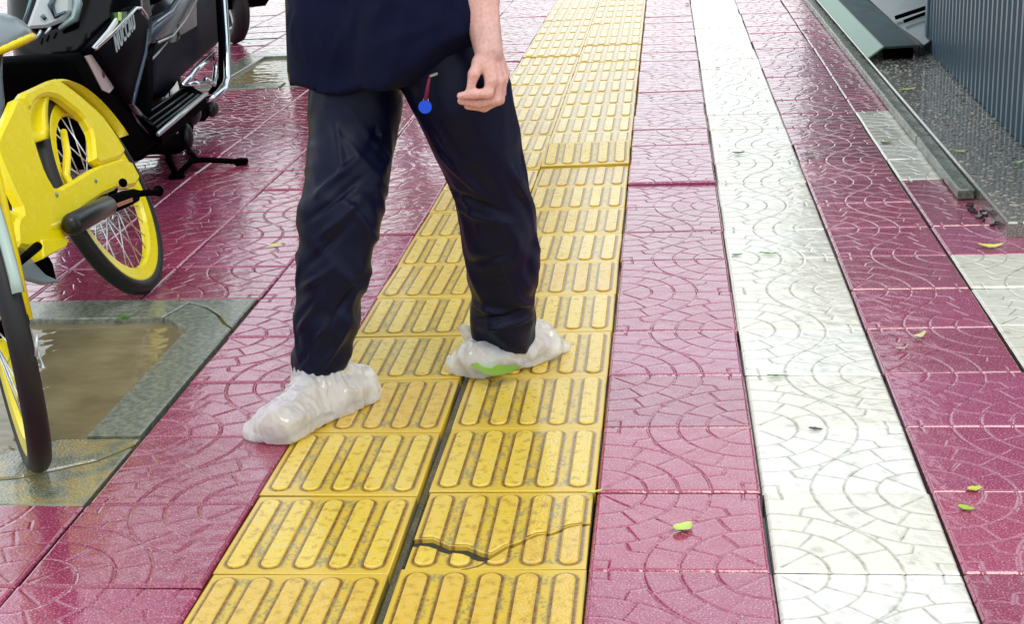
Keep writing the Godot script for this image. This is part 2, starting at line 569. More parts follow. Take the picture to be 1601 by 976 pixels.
const BARS := 5
func bar_outline(i: int) -> PackedVector2Array:
	# rounded bar in tile space -0.5..0.5
	var cx := -0.5 + 0.105 + (0.79 / (BARS - 1)) * i
	var hw := 0.053
	var p := PackedVector2Array()
	for k in 7:
		var a := PI * k / 6
		p.append(Vector2(cx + cos(a) * hw, 0.44 - hw + sin(a) * hw))
	for k in 7:
		var a := PI + PI * k / 6
		p.append(Vector2(cx + cos(a) * hw, -0.44 + hw + sin(a) * hw))
	return p
func tactile_texture(sd: int) -> ImageTexture:
	# pigment with mud caught round the bars and worn-through grey patches
	var n := 224
	var im := Image.create(n, n, false, Image.FORMAT_RGB8)
	var fn := FastNoiseLite.new()
	fn.seed = sd
	fn.frequency = 0.035
	var f2 := FastNoiseLite.new()
	f2.seed = sd + 50
	f2.frequency = 0.11
	var y0 := Color(0.90, 0.755, 0.27)
	var mud := Color(0.46, 0.32, 0.13)
	var worn := Color(0.56, 0.52, 0.41)
	for j in n:
		for i in n:
			var u := (i + 0.5) / n - 0.5
			var v := (j + 0.5) / n - 0.5
			var c := y0.darkened(0.10 * (0.5 + 0.5 * f2.get_noise_2d(i * 1.7, j * 1.7)))
			var best := 9.0
			for b in BARS:
				var cx := -0.5 + 0.105 + (0.79 / (BARS - 1)) * b
				var dy := maxf(absf(v) - (0.44 - 0.053), 0.0)
				best = minf(best, Vector2(u - cx, dy).length() - 0.053)
			if best > 0.0:
				var ring := smoothstep(0.03, 0.008, best)
				c = c.lerp(mud, clampf(ring * (0.95 + 0.7 * f2.get_noise_2d(i, j)), 0, 1) * 0.95)
				if absf(v) < 0.44 and absf(u) < 0.45:
					var w := fn.get_noise_2d(i * 1.3, j * 0.8) * 0.7 + 0.6 * f2.get_noise_2d(i * 1.6 + 90, j * 1.2)
					c = c.lerp(worn, smoothstep(-0.05, 0.42, w) * 0.75)
			im.set_pixel(i, j, c)
	return ImageTexture.create_from_image(im)
func plate_mesh(poly: PackedVector2Array, size: Vector2, top: float, bottom: float, bev: float) -> ArrayMesh:
	# flat plate from an outline in tile space, uv over the tile
	var V := PackedVector3Array()
	var UV := PackedVector2Array()
	var I := PackedInt32Array()
	var n := poly.size()
	var q := Geometry2D.offset_polygon(poly, -bev)
	var inn: PackedVector2Array = q[0] if q.size() and q[0].size() >= 3 else poly
	var t := Geometry2D.triangulate_polygon(inn)
	for p in inn:
		V.append(Vector3(p.x * size.x, top, p.y * size.y)); UV.append(p + Vector2(0.5, 0.5))
	I.append_array(t)
	var o := V.size()
	# chamfer: join outer ring to nearest inner points
	for p in poly:
		var bi := 0
		var bd := 1e9
		for k in inn.size():
			var d := p.distance_squared_to(inn[k])
			if d < bd: bd = d; bi = k
		for e in [[inn[bi], top], [p, top - bev * 0.25], [p, top - bev * 0.25], [p, bottom]]:
			V.append(Vector3(e[0].x * size.x, e[1], e[0].y * size.y)); UV.append(e[0] + Vector2(0.5, 0.5))
	for k in n:
		var l := (k + 1) % n
		for s in [[0, 1], [2, 3]]:
			var A: int = o + k * 4 + s[0]
			var B: int = o + k * 4 + s[1]
			var Cc: int = o + l * 4 + s[1]
			var Dd: int = o + l * 4 + s[0]
			I.append_array(PackedInt32Array([A, B, Cc, A, Cc, Dd]))
	var arr := []
	arr.resize(Mesh.ARRAY_MAX)
	arr[Mesh.ARRAY_VERTEX] = V
	var N := vnormals(V, I)
	for k in inn.size(): N[k] = Vector3.UP
	arr[Mesh.ARRAY_NORMAL] = N
	arr[Mesh.ARRAY_TEX_UV] = UV
	arr[Mesh.ARRAY_INDEX] = I
	var am := ArrayMesh.new()
	am.add_surface_from_arrays(Mesh.PRIMITIVE_TRIANGLES, arr)
	return am

func left_z(v: float) -> float: return -(v * 1.043 - 0.169) * S
func build_paving() -> void:
	pav["red"] = [paver_mesh(0, Color(0.78, 0.70, 0.73), 130), paver_mesh(1, Color(0.78, 0.70, 0.73), 130)]
	pav["white"] = [paver_mesh(0, Color(0.30, 0.29, 0.24), 130), paver_mesh(1, Color(0.30, 0.29, 0.24), 130)]
	# earth and bedding below everything
	var st := mk(false)
	quad(st, Vector3(-60, -0.034, 30), Vector3(-60, -0.034, -80), Vector3(60, -0.034, -80), Vector3(60, -0.034, 30))
	var gr := obj("ground", fin(st), M.ground)
	tag(gr, "dark wet bedding under the paving", "", "", "structure")
	# strips right of the guide path
	var strips := [["red_paving_strip", 0.0, 1.0, "red"], ["white_paving_strip", 1.0, 2.0, "white"], ["red_paving_strip", 2.0, 3.0, "red"], ["mixed_paving_strip", 3.004, 4.0, "mix"], ["red_paving_strip", 4.0, 5.0, "red"], ["red_paving_strip", 5.0, 6.0, "red"]]
	for si in strips.size():
		var s: Array = strips[si]
		var root := base(s[0])
		tag(root, ["dark red paving strip beside the yellow guide tiles", "white paving strip between two red strips", "dark red paving strip outside the white strip", "red and white paving strip along the low kerb", "red paving under the pebble slab", "red paving behind the ribbed hoarding"][si], "", "", "structure")
		for v in range(-4, 33):
			if si >= 4 and v > 6: continue
			var kind: String = s[3]
			if kind == "mix": kind = "white" if (v < 5 or (v >= 8 and v <= 11)) else "red"
			var lift := 0.0
			if si == 0 and v >= 8 and v <= 11: lift = 0.009
			if si == 1 and v == 7: lift = -0.003
			if si == 0 and v == 7: lift = -0.002
			var ms: Array = M.red if kind == "red" else M.white
			# rings meet at corners where column + row is even; row v lies between joints v and v + 1
			var par := (si + v + 1) & 1
			paver(kind + "_tile", s[1] * S, s[2] * S, -v * S, -(v + 1) * S, par, kind, ms[rng.randi() % ms.size()], root, lift)
	# field left of the guide path
	var root := base("red_paving_field")
	tag(root, "dark red paving field left of the yellow guide tiles", "", "", "structure")
	var edges := [-2.115, -3.194, -4.288]
	for k in 14: edges.append(-4.288 - 1.09 * (k + 1))
	var far := []
	for c in edges.size() - 1:
		for v in range(-4, 31):
			var z0 := left_z(v)
			var z1 := left_z(v + 1)
			var zm := (z0 + z1) / 2
			if c >= 1 and c <= 4 and zm < left_z(0) and zm > left_z(4): continue     # nearer tree pit
			if c >= 1 and c <= 4 and zm < left_z(15) and zm > left_z(19): continue   # farther tree pit
			if c < 8:
				var zz0 := z0
				var zz1 := z1
				paver("red_tile", edges[c + 1] * S, edges[c] * S, zz0, zz1, (c + v) & 1, "red", M.red[rng.randi() % 4], root, 0.0, 1.4)
			else:
				far.append([edges[c + 1] * S, edges[c] * S, z0, z1, (c + v) & 1])
	for par in 2:
		var mm := MultiMesh.new()
		mm.transform_format = MultiMesh.TRANSFORM_3D
		mm.mesh = pav["red"][par]
		var list := far.filter(func(q): return q[4] == par)
		mm.instance_count = list.size()
		for i in list.size():
			var q: Array = list[i]
			mm.set_instance_transform(i, Transform3D(Basis.from_scale(Vector3(q[1] - q[0] - 0.004, 1, q[2] - q[3] - 0.004)), Vector3((q[0] + q[1]) / 2, 0, (q[2] + q[3]) / 2)))
		var mi := MultiMeshInstance3D.new()
		mi.multimesh = mm
		mi.material_override = M.red[par]
		mi.name = "outlying_tiles"
		mi.set_meta("kind", "stuff")
		root.add_child(mi, true)
	# yellow guide path
	var gp := base("tactile_guide_path")
	tag(gp, "yellow ribbed tactile guide path, two tiles wide", "", "", "structure")
	var sq := PackedVector2Array([Vector2(-0.5, -0.5), Vector2(0.5, -0.5), Vector2(0.5, 0.5), Vector2(-0.5, 0.5)])
	var tm := []
	for i in 3:
		var m := StandardMaterial3D.new()
		m.albedo_texture = tactile_texture(100 + i)
		m.roughness = 0.3
		wet(m, 0.6, 0.1)
		tm.append(m)
	M.tactile = tm
	var cols := [[-0.697, -0.3665], [-0.3435, -0.003]]
	var plates := []
	var bars := []
	for c in 2:
		var sz := Vector2(cols[c][1] - cols[c][0], S - 0.004)
		plates.append(plate_mesh(sq, sz, 0.0, -0.03, 0.008))
		var bl := []
		for b in BARS: bl.append(plate_mesh(bar_outline(b), sz, 0.0042, -0.001, 0.007))
		bars.append(bl)
	for v in range(-4, 32):
		for c in 2:
			if c == 1 and v == -1: continue       # broken one, built below
			var x: float = (cols[c][0] + cols[c][1]) / 2
			var zc := -(v + 0.5) * S - (0.012 if c == 0 else 0.0)
			if c == 0: zc = -(v - 0.045 + 0.5) * S
			var o := obj("tactile_tile", plates[c], tm[rng.randi() % 3], gp)
			var b := Basis.from_euler(Vector3(rng.randfn(0, 0.006), rng.randfn(0, 0.004), rng.randfn(0, 0.005)))
			var y := rng.randfn(0, 0.0012)
			if c == 1 and v == 9:
				b = Basis.from_euler(Vector3(0.075, 0.01, 0.012)); y = 0.021; zc -= 0.004
			if c == 1 and v > 9: y += 0.008
			if c == 0 and v == 4: b = Basis.from_euler(Vector3(0.012, -0.03, 0.01)); y = 0.004
			if v >= 3:
				var grow := 0.0095
				x += grow / 2 if c == 0 else -grow / 2
				b = b * Basis.from_scale(Vector3(1.0 + grow / (cols[c][1] - cols[c][0]), 1, 1))
			o.transform = Transform3D(b, Vector3(x, y, zc))
			if v < 22:
				var bm: Material = M.bar[rng.randi() % 3]
				for k in BARS: obj("raised_bar", bars[c][k], bm, o)
			else:
				var bst := SurfaceTool.new()
				for k in BARS: bst.append_from(bars[c][k], 0, Transform3D.IDENTITY)
				var rb := obj("raised_bars", bst.commit(), M.bar[rng.randi() % 3], o)
				rb.set_meta("kind", "stuff")
	var jst := mk(false)
	cbox(jst, Vector3(-0.355, -0.021, -4.6), Vector3(0.018, 0.014, 12.2), 0.004)
	var jm := part("joint_mud", jst, M.mud, gp)
	jm.set_meta("kind", "stuff")
	# the cracked tile: three shards with their own pieces of bar
	var cs := Vector2(cols[1][1] - cols[1][0], S - 0.004)
	var org := Vector3((cols[1][0] + cols[1][1]) / 2, 0, S * 0.5)
	var T := func(x: float, y: float) -> Vector2:
		var g := G(x, y)
		return Vector2(clampf((g.x - org.x) / cs.x, -0.5, 0.5), clampf((g.z - org.z) / cs.y, -0.5, 0.5))
	var crackA := [T.call(640, 851), T.call(672, 853), T.call(700, 861), T.call(727, 864), T.call(750, 872), T.call(768, 873)]
	var crackB := [T.call(768, 873), T.call(790, 859), T.call(812, 850), T.call(838, 840), T.call(862, 836), T.call(890, 826), T.call(926, 820)]
	var crackC := [T.call(768, 873), T.call(745, 885), T.call(722, 890), T.call(700, 899), T.call(680, 912)]
	crackA[0].x = -0.5; crackB[6].x = 0.5; crackC[4].y = 0.5
	var wa := [0.06, 0.085, 0.055, 0.075, 0.06, 0.045]
	var up := PackedVector2Array([Vector2(-0.5, -0.5), Vector2(0.5, -0.5)])
	for k in range(6, -1, -1): up.append(crackB[k] - Vector2(0, [0.04, 0.034, 0.018, 0.034, 0.012, 0.024, 0.012][k]))
	for k in range(4, -1, -1): up.append(crackA[k] - Vector2(0, wa[k]))
	var low := PackedVector2Array([Vector2(0.5, 0.5)])
	for k in range(4, -1, -1): low.append(crackC[k])
	for k in range(1, 7): low.append(crackB[k])
	var wedge := PackedVector2Array([Vector2(-0.5, 0.5)])
	for k in 6: wedge.append(crackA[k])
	for k in range(1, 5): wedge.append(crackC[k] - Vector2(0.012, 0.012))
	var bt := Node3D.new()
	bt.name = "broken_tactile_tile"
	gp.add_child(bt, true)
	bt.set_meta("label", "yellow ribbed tile cracked into three pieces")
	bt.position = org
	var fill := obj("joint_mud", plate_mesh(sq, cs * 0.99, -0.011, -0.029, 0.004), M.grime, bt)
	fill.set_meta("kind", "stuff")
	var si := 0
	for sh in [up, low, wedge]:
		var q := Geometry2D.offset_polygon(sh, [-0.009, -0.009, -0.013][si])
		var body := obj("shard", plate_mesh(q[0], cs, [0.0, -0.001, -0.004][si], -0.03, 0.006), tm[si], bt)
		var sst := SurfaceTool.new()
		for b in BARS:
			for piece in Geometry2D.intersect_polygons(bar_outline(b), Geometry2D.offset_polygon(q[0], -0.004)[0]):
				if piece.size() >= 3 and not Geometry2D.is_polygon_clockwise(piece):
					sst.append_from(plate_mesh(piece, cs, 0.005, -0.001, 0.01), 0, Transform3D.IDENTITY)
				elif piece.size() >= 3:
					piece.reverse()
					sst.append_from(plate_mesh(piece, cs, 0.005, -0.001, 0.01), 0, Transform3D.IDENTITY)
		# bars ride on the shard
		var bm := sst.commit()
		var bo := MeshInstance3D.new()
		bo.mesh = bm
		bo.material_override = M.bar[si]
		bo.name = "shard_ribs"
		bt.add_child(bo, true)
		var bb := [Basis.from_euler(Vector3(0.004, 0, 0.002)), Basis.from_euler(Vector3(-0.006, 0.004, 0.008)), Basis.from_euler(Vector3(0.01, -0.006, -0.012))][si] as Basis
		body.basis = bb
		bo.basis = bb
		bo.position.y = [0.0, -0.001, -0.004][si]
		si += 1

# ------------------------------------------------------------ tree pits
func flat_piece(called: String, pts: Array, y: float, th: float, m: Material, parent: Node, bev := 0.004) -> MeshInstance3D:
	var st := mk(false)
	var p := PackedVector3Array()
	for q in pts: p.append(Vector3(q[0], y, q[1]))
	slab(st, p, Vector3.UP, th, bev)
	return part(called, st, m, parent)
func pool(x0: float, x1: float, z0: float, z1: float, y: float, sd: int) -> ArrayMesh:
	var n := 150
	var V := PackedVector3Array()
	var I := PackedInt32Array()
	var fn := FastNoiseLite.new()
	fn.seed = sd
	fn.frequency = 3.0
	var r2 := RandomNumberGenerator.new()
	r2.seed = sd
	var drops := []
	for k in 26: drops.append([r2.randf_range(x0, x1), r2.randf_range(z0, z1), r2.randf_range(0.015, 0.06)])
	for j in n + 1:
		for i in n + 1:
			var x := lerpf(x0, x1, float(i) / n)
			var z := lerpf(z0, z1, float(j) / n)
			var h := 0.0020 * fn.get_noise_2d(x * 2.0, z * 4.0) + 0.0010 * fn.get_noise_2d(x * 9.0, z * 14.0)
			for d in drops:
				var r := Vector2(x - d[0], z - d[1]).length()
				h += 0.0011 * sin(r * 330.0) * exp(-pow((r - d[2]) / 0.015, 2))
			V.append(Vector3(x, y + h, z))
	for j in n:
		for i in n:
			var q := j * (n + 1) + i
			I.append_array(PackedInt32Array([q, q + 1, q + n + 2, q, q + n + 2, q + n + 1]))
	return amesh(V, I)
func build_pit(z0: float, z1: float, label: String, near: bool) -> void:
	# z0 near edge, z1 far edge
	var xr := -3.2 * S - 0.004
	var xl := -7.55 * S
	var root := base("tree_pit_frame")
	tag(root, label, "tree pit")
	var w := 0.13
	var y := 0.003
	# far side in two pieces, with the corner piece split along a curved crack
	flat_piece("kerb_block", [[xl, z1 + 0.004], [xl + 0.62, z1 + 0.004], [xl + 0.62, z1 + 0.17], [xl, z1 + 0.17]], y, 0.05, M.concrete, root)
	flat_piece("kerb_block", [[xl + 0.626, z1 + 0.004], [xr - 0.235, z1 + 0.004], [xr - 0.2, z1 + 0.03], [xr - 0.235, z1 + 0.17], [xl + 0.626, z1 + 0.17]], y + 0.001, 0.05, M.concrete, root)
	flat_piece("kerb_block", [[xr - 0.227, z1 + 0.004], [xr - 0.003, z1 + 0.004], [xr - 0.003, z1 + 0.26], [xr - 0.03, z1 + 0.225], [xr - 0.07, z1 + 0.15], [xr - 0.13, z1 + 0.075], [xr - 0.192, z1 + 0.034]], y, 0.05, M.concrete, root)
	flat_piece("kerb_block", [[xr - 0.197, z1 + 0.041], [xr - 0.135, z1 + 0.083], [xr - 0.077, z1 + 0.156], [xr - 0.037, z1 + 0.232], [xr - 0.003, z1 + 0.272], [xr - 0.003, z1 + 1.02], [xr - w, z1 + 1.02], [xr - w, z1 + 0.27], [xr - 0.17, z1 + 0.23], [xr - 0.2, z1 + 0.19], [xr - 0.228, z1 + 0.17]], y, 0.05, M.concrete, root)
	# near side, lower and broken
	flat_piece("kerb_block", [[xr - w - 0.06, z1 + 1.03], [xr - 0.003, z1 + 1.03], [xr - 0.003, z1 + 1.06], [xr - 0.06, z1 + 1.145], [xr - 0.2, z1 + 1.235], [xr - 0.5, z1 + 1.29], [xr - 0.9, z1 + 1.31], [xr - 0.9, z1 + 1.2], [xr - 0.5, z1 + 1.18], [xr - 0.3, z1 + 1.12]], -0.003, 0.04, M.muddy, root)
	flat_piece("kerb_block", [[xr - 0.003, z1 + 1.075], [xr - 0.003, z0 - 0.005], [xr - 0.9, z0 - 0.005], [xr - 0.9, z1 + 1.32], [xr - 0.5, z1 + 1.3], [xr - 0.2, z1 + 1.245], [xr - 0.055, z1 + 1.155]], -0.004, 0.04, M.muddy, root)
	flat_piece("kerb_block", [[xr - 0.906, z0 - 0.005], [xl, z0 - 0.005], [xl, z0 - 0.17], [xr - 0.906, z0 - 0.17]], y, 0.05, M.concrete, root)
	flat_piece("kerb_block", [[xl, z0 - 0.176], [xl + w, z0 - 0.176], [xl + w, z1 + 0.176], [xl, z1 + 0.176]], y, 0.05, M.concrete, root)
	var wa := obj("puddle", pool(xl + 0.02, xr - 0.02, z1 + 0.02, z0 - 0.02, -0.0135, 5 if near else 6), M.water)
	tag(wa, "muddy rain water standing in the tree pit", "", "", "structure")

# ------------------------------------------------------------ right-hand slab, plate, hoarding
func build_right_side() -> void:
	var xk := 1.135
	var top := 0.05
	var sl := base("pebble_slab")
	tag(sl, "low pebble-faced concrete slab at the foot of the ribbed hoarding", "slab")
	flat_piece("slab_bed", [[1.2, -1.83], [2.9, -1.74], [2.9, -9.5], [1.2, -9.5]], top, 0.049, M.bed, sl, 0.006)
	# kerb run along its edge, the near stretch broken away
	var z := -2.30
	while z > -9.0:
		var z2 := z - 0.9
		var st := mk(false)
		cbox(st, Vector3(1.168, 0.021, (z + z2) / 2), Vector3(0.058, 0.04, 0.894), 0.006, Basis(Vector3.UP, rng.randfn(0, 0.002)))
		part("kerb_stone", st, M.kerb, sl)
		z = z2
	var rub := mk(false)
	for k in 12:
		var r := rng.randf_range(0.006, 0.014)
		cbox(rub, Vector3(rng.randf_range(1.15, 1.19), 0.007, rng.randf_range(-2.26, -1.9)), Vector3(r * 2.0, 0.010, r * 1.5), 0.003, Basis.from_euler(Vector3(rng.randfn(0, 0.2), rng.randf() * 6.0, rng.randfn(0, 0.2))))
	var rb := part("rubble", rub, M.ground, sl)
	rb.set_meta("kind", "stuff")
	# pebbles set in the top
	var pb := mk(true)
	ball(pb, Vector3.ZERO, Vector3(1, 0.6, 0.8), Basis.IDENTITY, 7, 4)
	var pm := fin(pb)
	var tones := [Color(0.42, 0.41, 0.36), Color(0.50, 0.44, 0.41), Color(0.30, 0.31, 0.29), Color(0.58, 0.55, 0.47), Color(0.38, 0.33, 0.37)]
	for k in tones.size():
		var mm := MultiMesh.new()
		mm.transform_format = MultiMesh.TRANSFORM_3D
		mm.mesh = pm
		mm.instance_count = 1100
		for i in 1100:
			var r := rng.randf_range(0.005, 0.0115)
			var p := Vector3(rng.randf_range(1.215, 1.95), top + rng.randf_range(-0.002, 0.0015), -1.83 - pow(rng.randf(), 1.3) * 3.9)
			mm.set_instance_transform(i, Transform3D(Basis.from_euler(Vector3(rng.randfn(0, 0.08), rng.randf() * TAU, rng.randfn(0, 0.08))) * Basis.from_scale(Vector3(r, r * 0.4, r)), p))
		var mi := MultiMeshInstance3D.new()
		mi.multimesh = mm
		mi.material_override = mat(tones[k].lightened(0.22), 0.14)
		mi.name = "pebbles"
		mi.set_meta("kind", "stuff")
		sl.add_child(mi, true)
	# green steel plate lying on the slab, farther along
	var pl := base("steel_ramp")
	tag(pl, "dark green steel ramp, its sloping edge coloured paler as sky-lit, lying past the pebbles", "ramp")
	var z0 := -5.02
	var st2 := mk(false)
	var y0 := top + 0.004
	slab(st2, PackedVector3Array([Vector3(1.262, y0 + 0.075, z0), Vector3(1.44, y0 + 0.075, z0 - 0.03), Vector3(1.44, y0 + 0.075, -9.3), Vector3(1.262, y0 + 0.075, -9.3)]), Vector3.UP, 0.012, 0.003)
	part("deck_plate", st2, M.teal, pl)
	var st3 := mk(false)
	var e := PackedVector3Array([Vector3(1.182, y0 + 0.022, z0 + 0.01), Vector3(1.258, y0 + 0.078, z0 + 0.01), Vector3(1.258, y0 + 0.078, -9.3), Vector3(1.182, y0 + 0.022, -9.3)])
	slab(st3, e, Vector3(-0.056, 0.076, 0), 0.008, 0.002)
	part("sloping_edge", st3, M.pale_green, pl)  # same ramp, its sloping face coloured as lit by the sky
	for zz in [-5.12, -6.6, -8.1]:
		var s5 := mk(false)
		cbox(s5, Vector3(1.35, y0 + 0.031, zz), Vector3(0.15, 0.062, 0.06), 0.004)
		part("bearer", s5, M.black, pl)
	var p2 := base("steel_plate")
	tag(p2, "dark green steel plate leaning low against the hoarding end", "plate")
	var s4 := mk(false)
	slab(s4, PackedVector3Array([Vector3(1.465, y0 + 0.05, -5.12), Vector3(1.93, y0 + 0.20, -5.75), Vector3(1.93, y0 + 0.22, -9.0), Vector3(1.465, y0 + 0.06, -9.0)]), Vector3(-0.3, 1, 0), 0.01, 0.003)
	part("sheet", s4, M.teal, p2)
	var s6 := mk(false)
	cbox(s6, Vector3(1.475, y0 + 0.03, -7.0), Vector3(0.03, 0.058, 3.7), 0.004)
	part("edge_bar", s6, M.hoarding_back, p2)
	var s7 := mk(true)
	tube(s7, [Vector3(1.47, y0 + 0.085, -6.05), Vector3(1.72, y0 + 0.17, -6.0)], 0.012, 8)
	part("cross_rod", s7, M.black, p2)
	s7 = mk(true)
	tube(s7, [Vector3(1.49, y0 + 0.09, -5.85), Vector3(1.72, y0 + 0.165, -5.88)], 0.010, 8)
	part("cross_rod", s7, M.black, p2)
	# ribbed sheet hoarding
	var hd := base("ribbed_hoarding", Vector3(0, top, 0))
	tag(hd, "dark blue-green ribbed sheet metal hoarding standing on the pebble slab", "hoarding")
	var a := Vector3(1.535, 0, -5.32)
	var b := Vector3(1.455, 0, -1.86)
	var dir := (b - a).normalized()
	var nn := Vector3(-dir.z, 0, dir.x)
	if nn.x > 0: nn = -nn
	var H := 2.05
	var ln := a.distance_to(b)
	var bs := Basis(nn, Vector3.UP, nn.cross(Vector3.UP))
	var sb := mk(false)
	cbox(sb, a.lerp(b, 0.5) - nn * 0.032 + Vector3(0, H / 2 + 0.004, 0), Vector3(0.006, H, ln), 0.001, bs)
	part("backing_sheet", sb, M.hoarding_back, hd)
	var rib := mk(false)
	# trapezoid rib, along y
	var w0 := 0.026
	var w1 := 0.015
	var dd := 0.027
	var R0 := PackedVector3Array([Vector3(-0.0285, 0.004, -w0), Vector3(-0.0285 + dd, 0.004, -w1), Vector3(-0.0285 + dd, 0.004, w1), Vector3(-0.0285, 0.004, w0)])
	var R1 := PackedVector3Array()
	for p in R0: R1.append(p + Vector3(0, H, 0))
	loft(rib, [R0, R1])
	var ribm := fin(rib)
	var n := int(ln / 0.098)
	for k in n:
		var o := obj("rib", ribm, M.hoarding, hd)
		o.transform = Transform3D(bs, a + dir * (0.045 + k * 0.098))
	var cp := mk(false)
	cbox(cp, a - nn * 0.02 - dir * 0.032 + Vector3(0, H / 2 + 0.004, 0), Vector3(0.06, H, 0.06), 0.004, bs)
	part("end_post", cp, M.hoarding, hd)
	var cr := mk(false)
	cbox(cr, a.lerp(b, 0.5) - nn * 0.02 + Vector3(0, H + 0.028, 0), Vector3(0.07, 0.04, ln), 0.005, bs)
	part("top_rail", cr, M.hoarding, hd)

# ------------------------------------------------------------ leaves
func leaf_mesh(len: float, wid: float, curl: float, bend: float) -> ArrayMesh:
	var V := PackedVector3Array()
	var I := PackedInt32Array()
	var n := 8
	for i in n + 1:
		var t := float(i) / n
		var w := wid * pow(sin(PI * pow(t, 0.8)), 0.8) * 0.5
		var x := (t - 0.5) * len
		var y := curl * 4.0 * (t - 0.5) * (t - 0.5)
		for k in 5:
			var s := (k - 2) / 2.0
			V.append(Vector3(x, y + absf(s) * bend * w + 0.0006 * sin(i * 2.1 + k), s * w))
	for i in n:
		for k in 4:
			var q := i * 5 + k
			I.append_array(PackedInt32Array([q, q + 1, q + 6, q, q + 6, q + 5]))
	return amesh(V, I)
func build_leaves() -> void:
	# [px, py, height, length, width, turn, colour, curl, label]
	var gn := Color(0.36, 0.55, 0.12)
	var yg := Color(0.72, 0.80, 0.32)
	var br := Color(0.16, 0.13, 0.06)
	var L := [
		[1068, 826, 0.004, 0.05, 0.034, 0.9, Color(0.78, 0.86, 0.42), 0.006, "pale yellow-green leaf lying flat on a red tile beside the cracked yellow tile"],
		[1523, 765, 0.005, 0.032, 0.02, 0.3, Color(0.75, 0.78, 0.25), 0.004, "small yellow-green leaf on a joint between two red tiles"],
		[1510, 795, 0.004, 0.034, 0.016, -0.4, Color(0.62, 0.74, 0.2), 0.004, "thin yellow-green leaf just below the leaf on the joint"],
		[1437, 526, 0.006, 0.042, 0.022, 0.5, Color(0.82, 0.80, 0.55), 0.010, "curled cream leaf on the red tiles outside the white strip"],
		[1548, 386, 0.006, 0.08, 0.03, 0.05, Color(0.85, 0.84, 0.42), 0.012, "long curled yellow leaf on red tiles in front of the pebble slab"],
		[1152, 399, 0.004, 0.036, 0.02, 0.3, gn, 0.004, "small green leaf on the white strip beside a longer leaf"],
		[1201, 397, 0.005, 0.06, 0.017, -0.1, gn, 0.004, "long narrow green leaf lying across the white strip"],
		[1214, 588, 0.003, 0.05, 0.014, 0.0, Color(0.3, 0.5, 0.15), 0.003, "narrow green leaf caught in a joint of the white strip"],
		[1155, 240, 0.005, 0.05, 0.03, 0.2, br, 0.006, "dark brown leaf alone on the white strip"],
		[1265, 242, 0.004, 0.034, 0.03, 0.2, Color(0.32, 0.4, 0.1), 0.005, "dark olive leaf at the edge of the white strip"],
		[1258, 49, 0.005, 0.045, 0.04, 0.7, br, 0.006, "small dark leaf far along on the pale wet red strip"],
		[1385, 224, 0.004, 0.05, 0.03, 0.2, Color(0.3, 0.42, 0.1), 0.006, "green leaf on a white tile beside the low kerb"],
		[1418, 140, 0.058, 0.085, 0.026, 0.05, Color(0.75, 0.8, 0.35), 0.006, "long pale leaf on the pebble slab near the steel ramp"],
		[1496, 237, 0.058, 0.06, 0.024, 0.1, Color(0.8, 0.78, 0.35), 0.008, "yellow leaf lying on the pebbles midway along the slab"],
		[1590, 255, 0.058, 0.045, 0.022, 0.3, Color(0.6, 0.75, 0.5), 0.008, "pale green leaf on the pebbles against the hoarding"],
		[430, 384, 0.006, 0.055, 0.022, 0.6, Color(0.85, 0.84, 0.45), 0.010, "pale yellow curled leaf on red tiles behind the walker's leg"],
		[193, 496, 0.008, 0.045, 0.028, 0.4, Color(0.28, 0.5, 0.1), 0.006, "green leaf on the far kerb of the muddy tree pit"],
		[776, 584, 0.028, 0.125, 0.075, 0.06, Color(0.52, 0.67, 0.22), 0.022, "bright green leaf at the walker's rear bagged foot"],
		[930, 769, 0.006, 0.04, 0.012, 0.5, Color(0.8, 0.85, 0.3), 0.003, "thin pale sprig on the guide path edge above the cracked tile"],
		[1275, 671, 0.003, 0.034, 0.013, 0.0, Color(0.30, 0.29, 0.25), 0.002, "small grey-brown scrap of leaf on the white strip"],
		[1075, 6, 0.005, 0.05, 0.035, 0.3, br, 0.006, "dark leaf on the farthest red tiles beside the guide path"],
		[1408, 545, 0.004, 0.03, 0.014, 0.2, Color(0.75, 0.62, 0.6), 0.003, "tiny pinkish petal beside the curled cream leaf"],
		[1122, 106, 0.004, 0.03, 0.02, 0.2, Color(0.25, 0.3, 0.15), 0.004, "tiny dark leaf far along on the white strip"],
	]
	for l in L:
		var m := mat(l[6], 0.35)
		m.backlight_enabled = true
		m.backlight = l[6] * 0.4
		var o := obj("fallen_leaf", leaf_mesh(l[3], l[4], l[7], 0.25), m)
		o.transform = Transform3D(Basis.from_euler(Vector3(rng.randfn(0, 0.06), l[5], rng.randfn(0, 0.06))), G(l[0], l[1], l[2]))
		tag(o, l[8], "leaf", "leaves fallen on the wet paving")

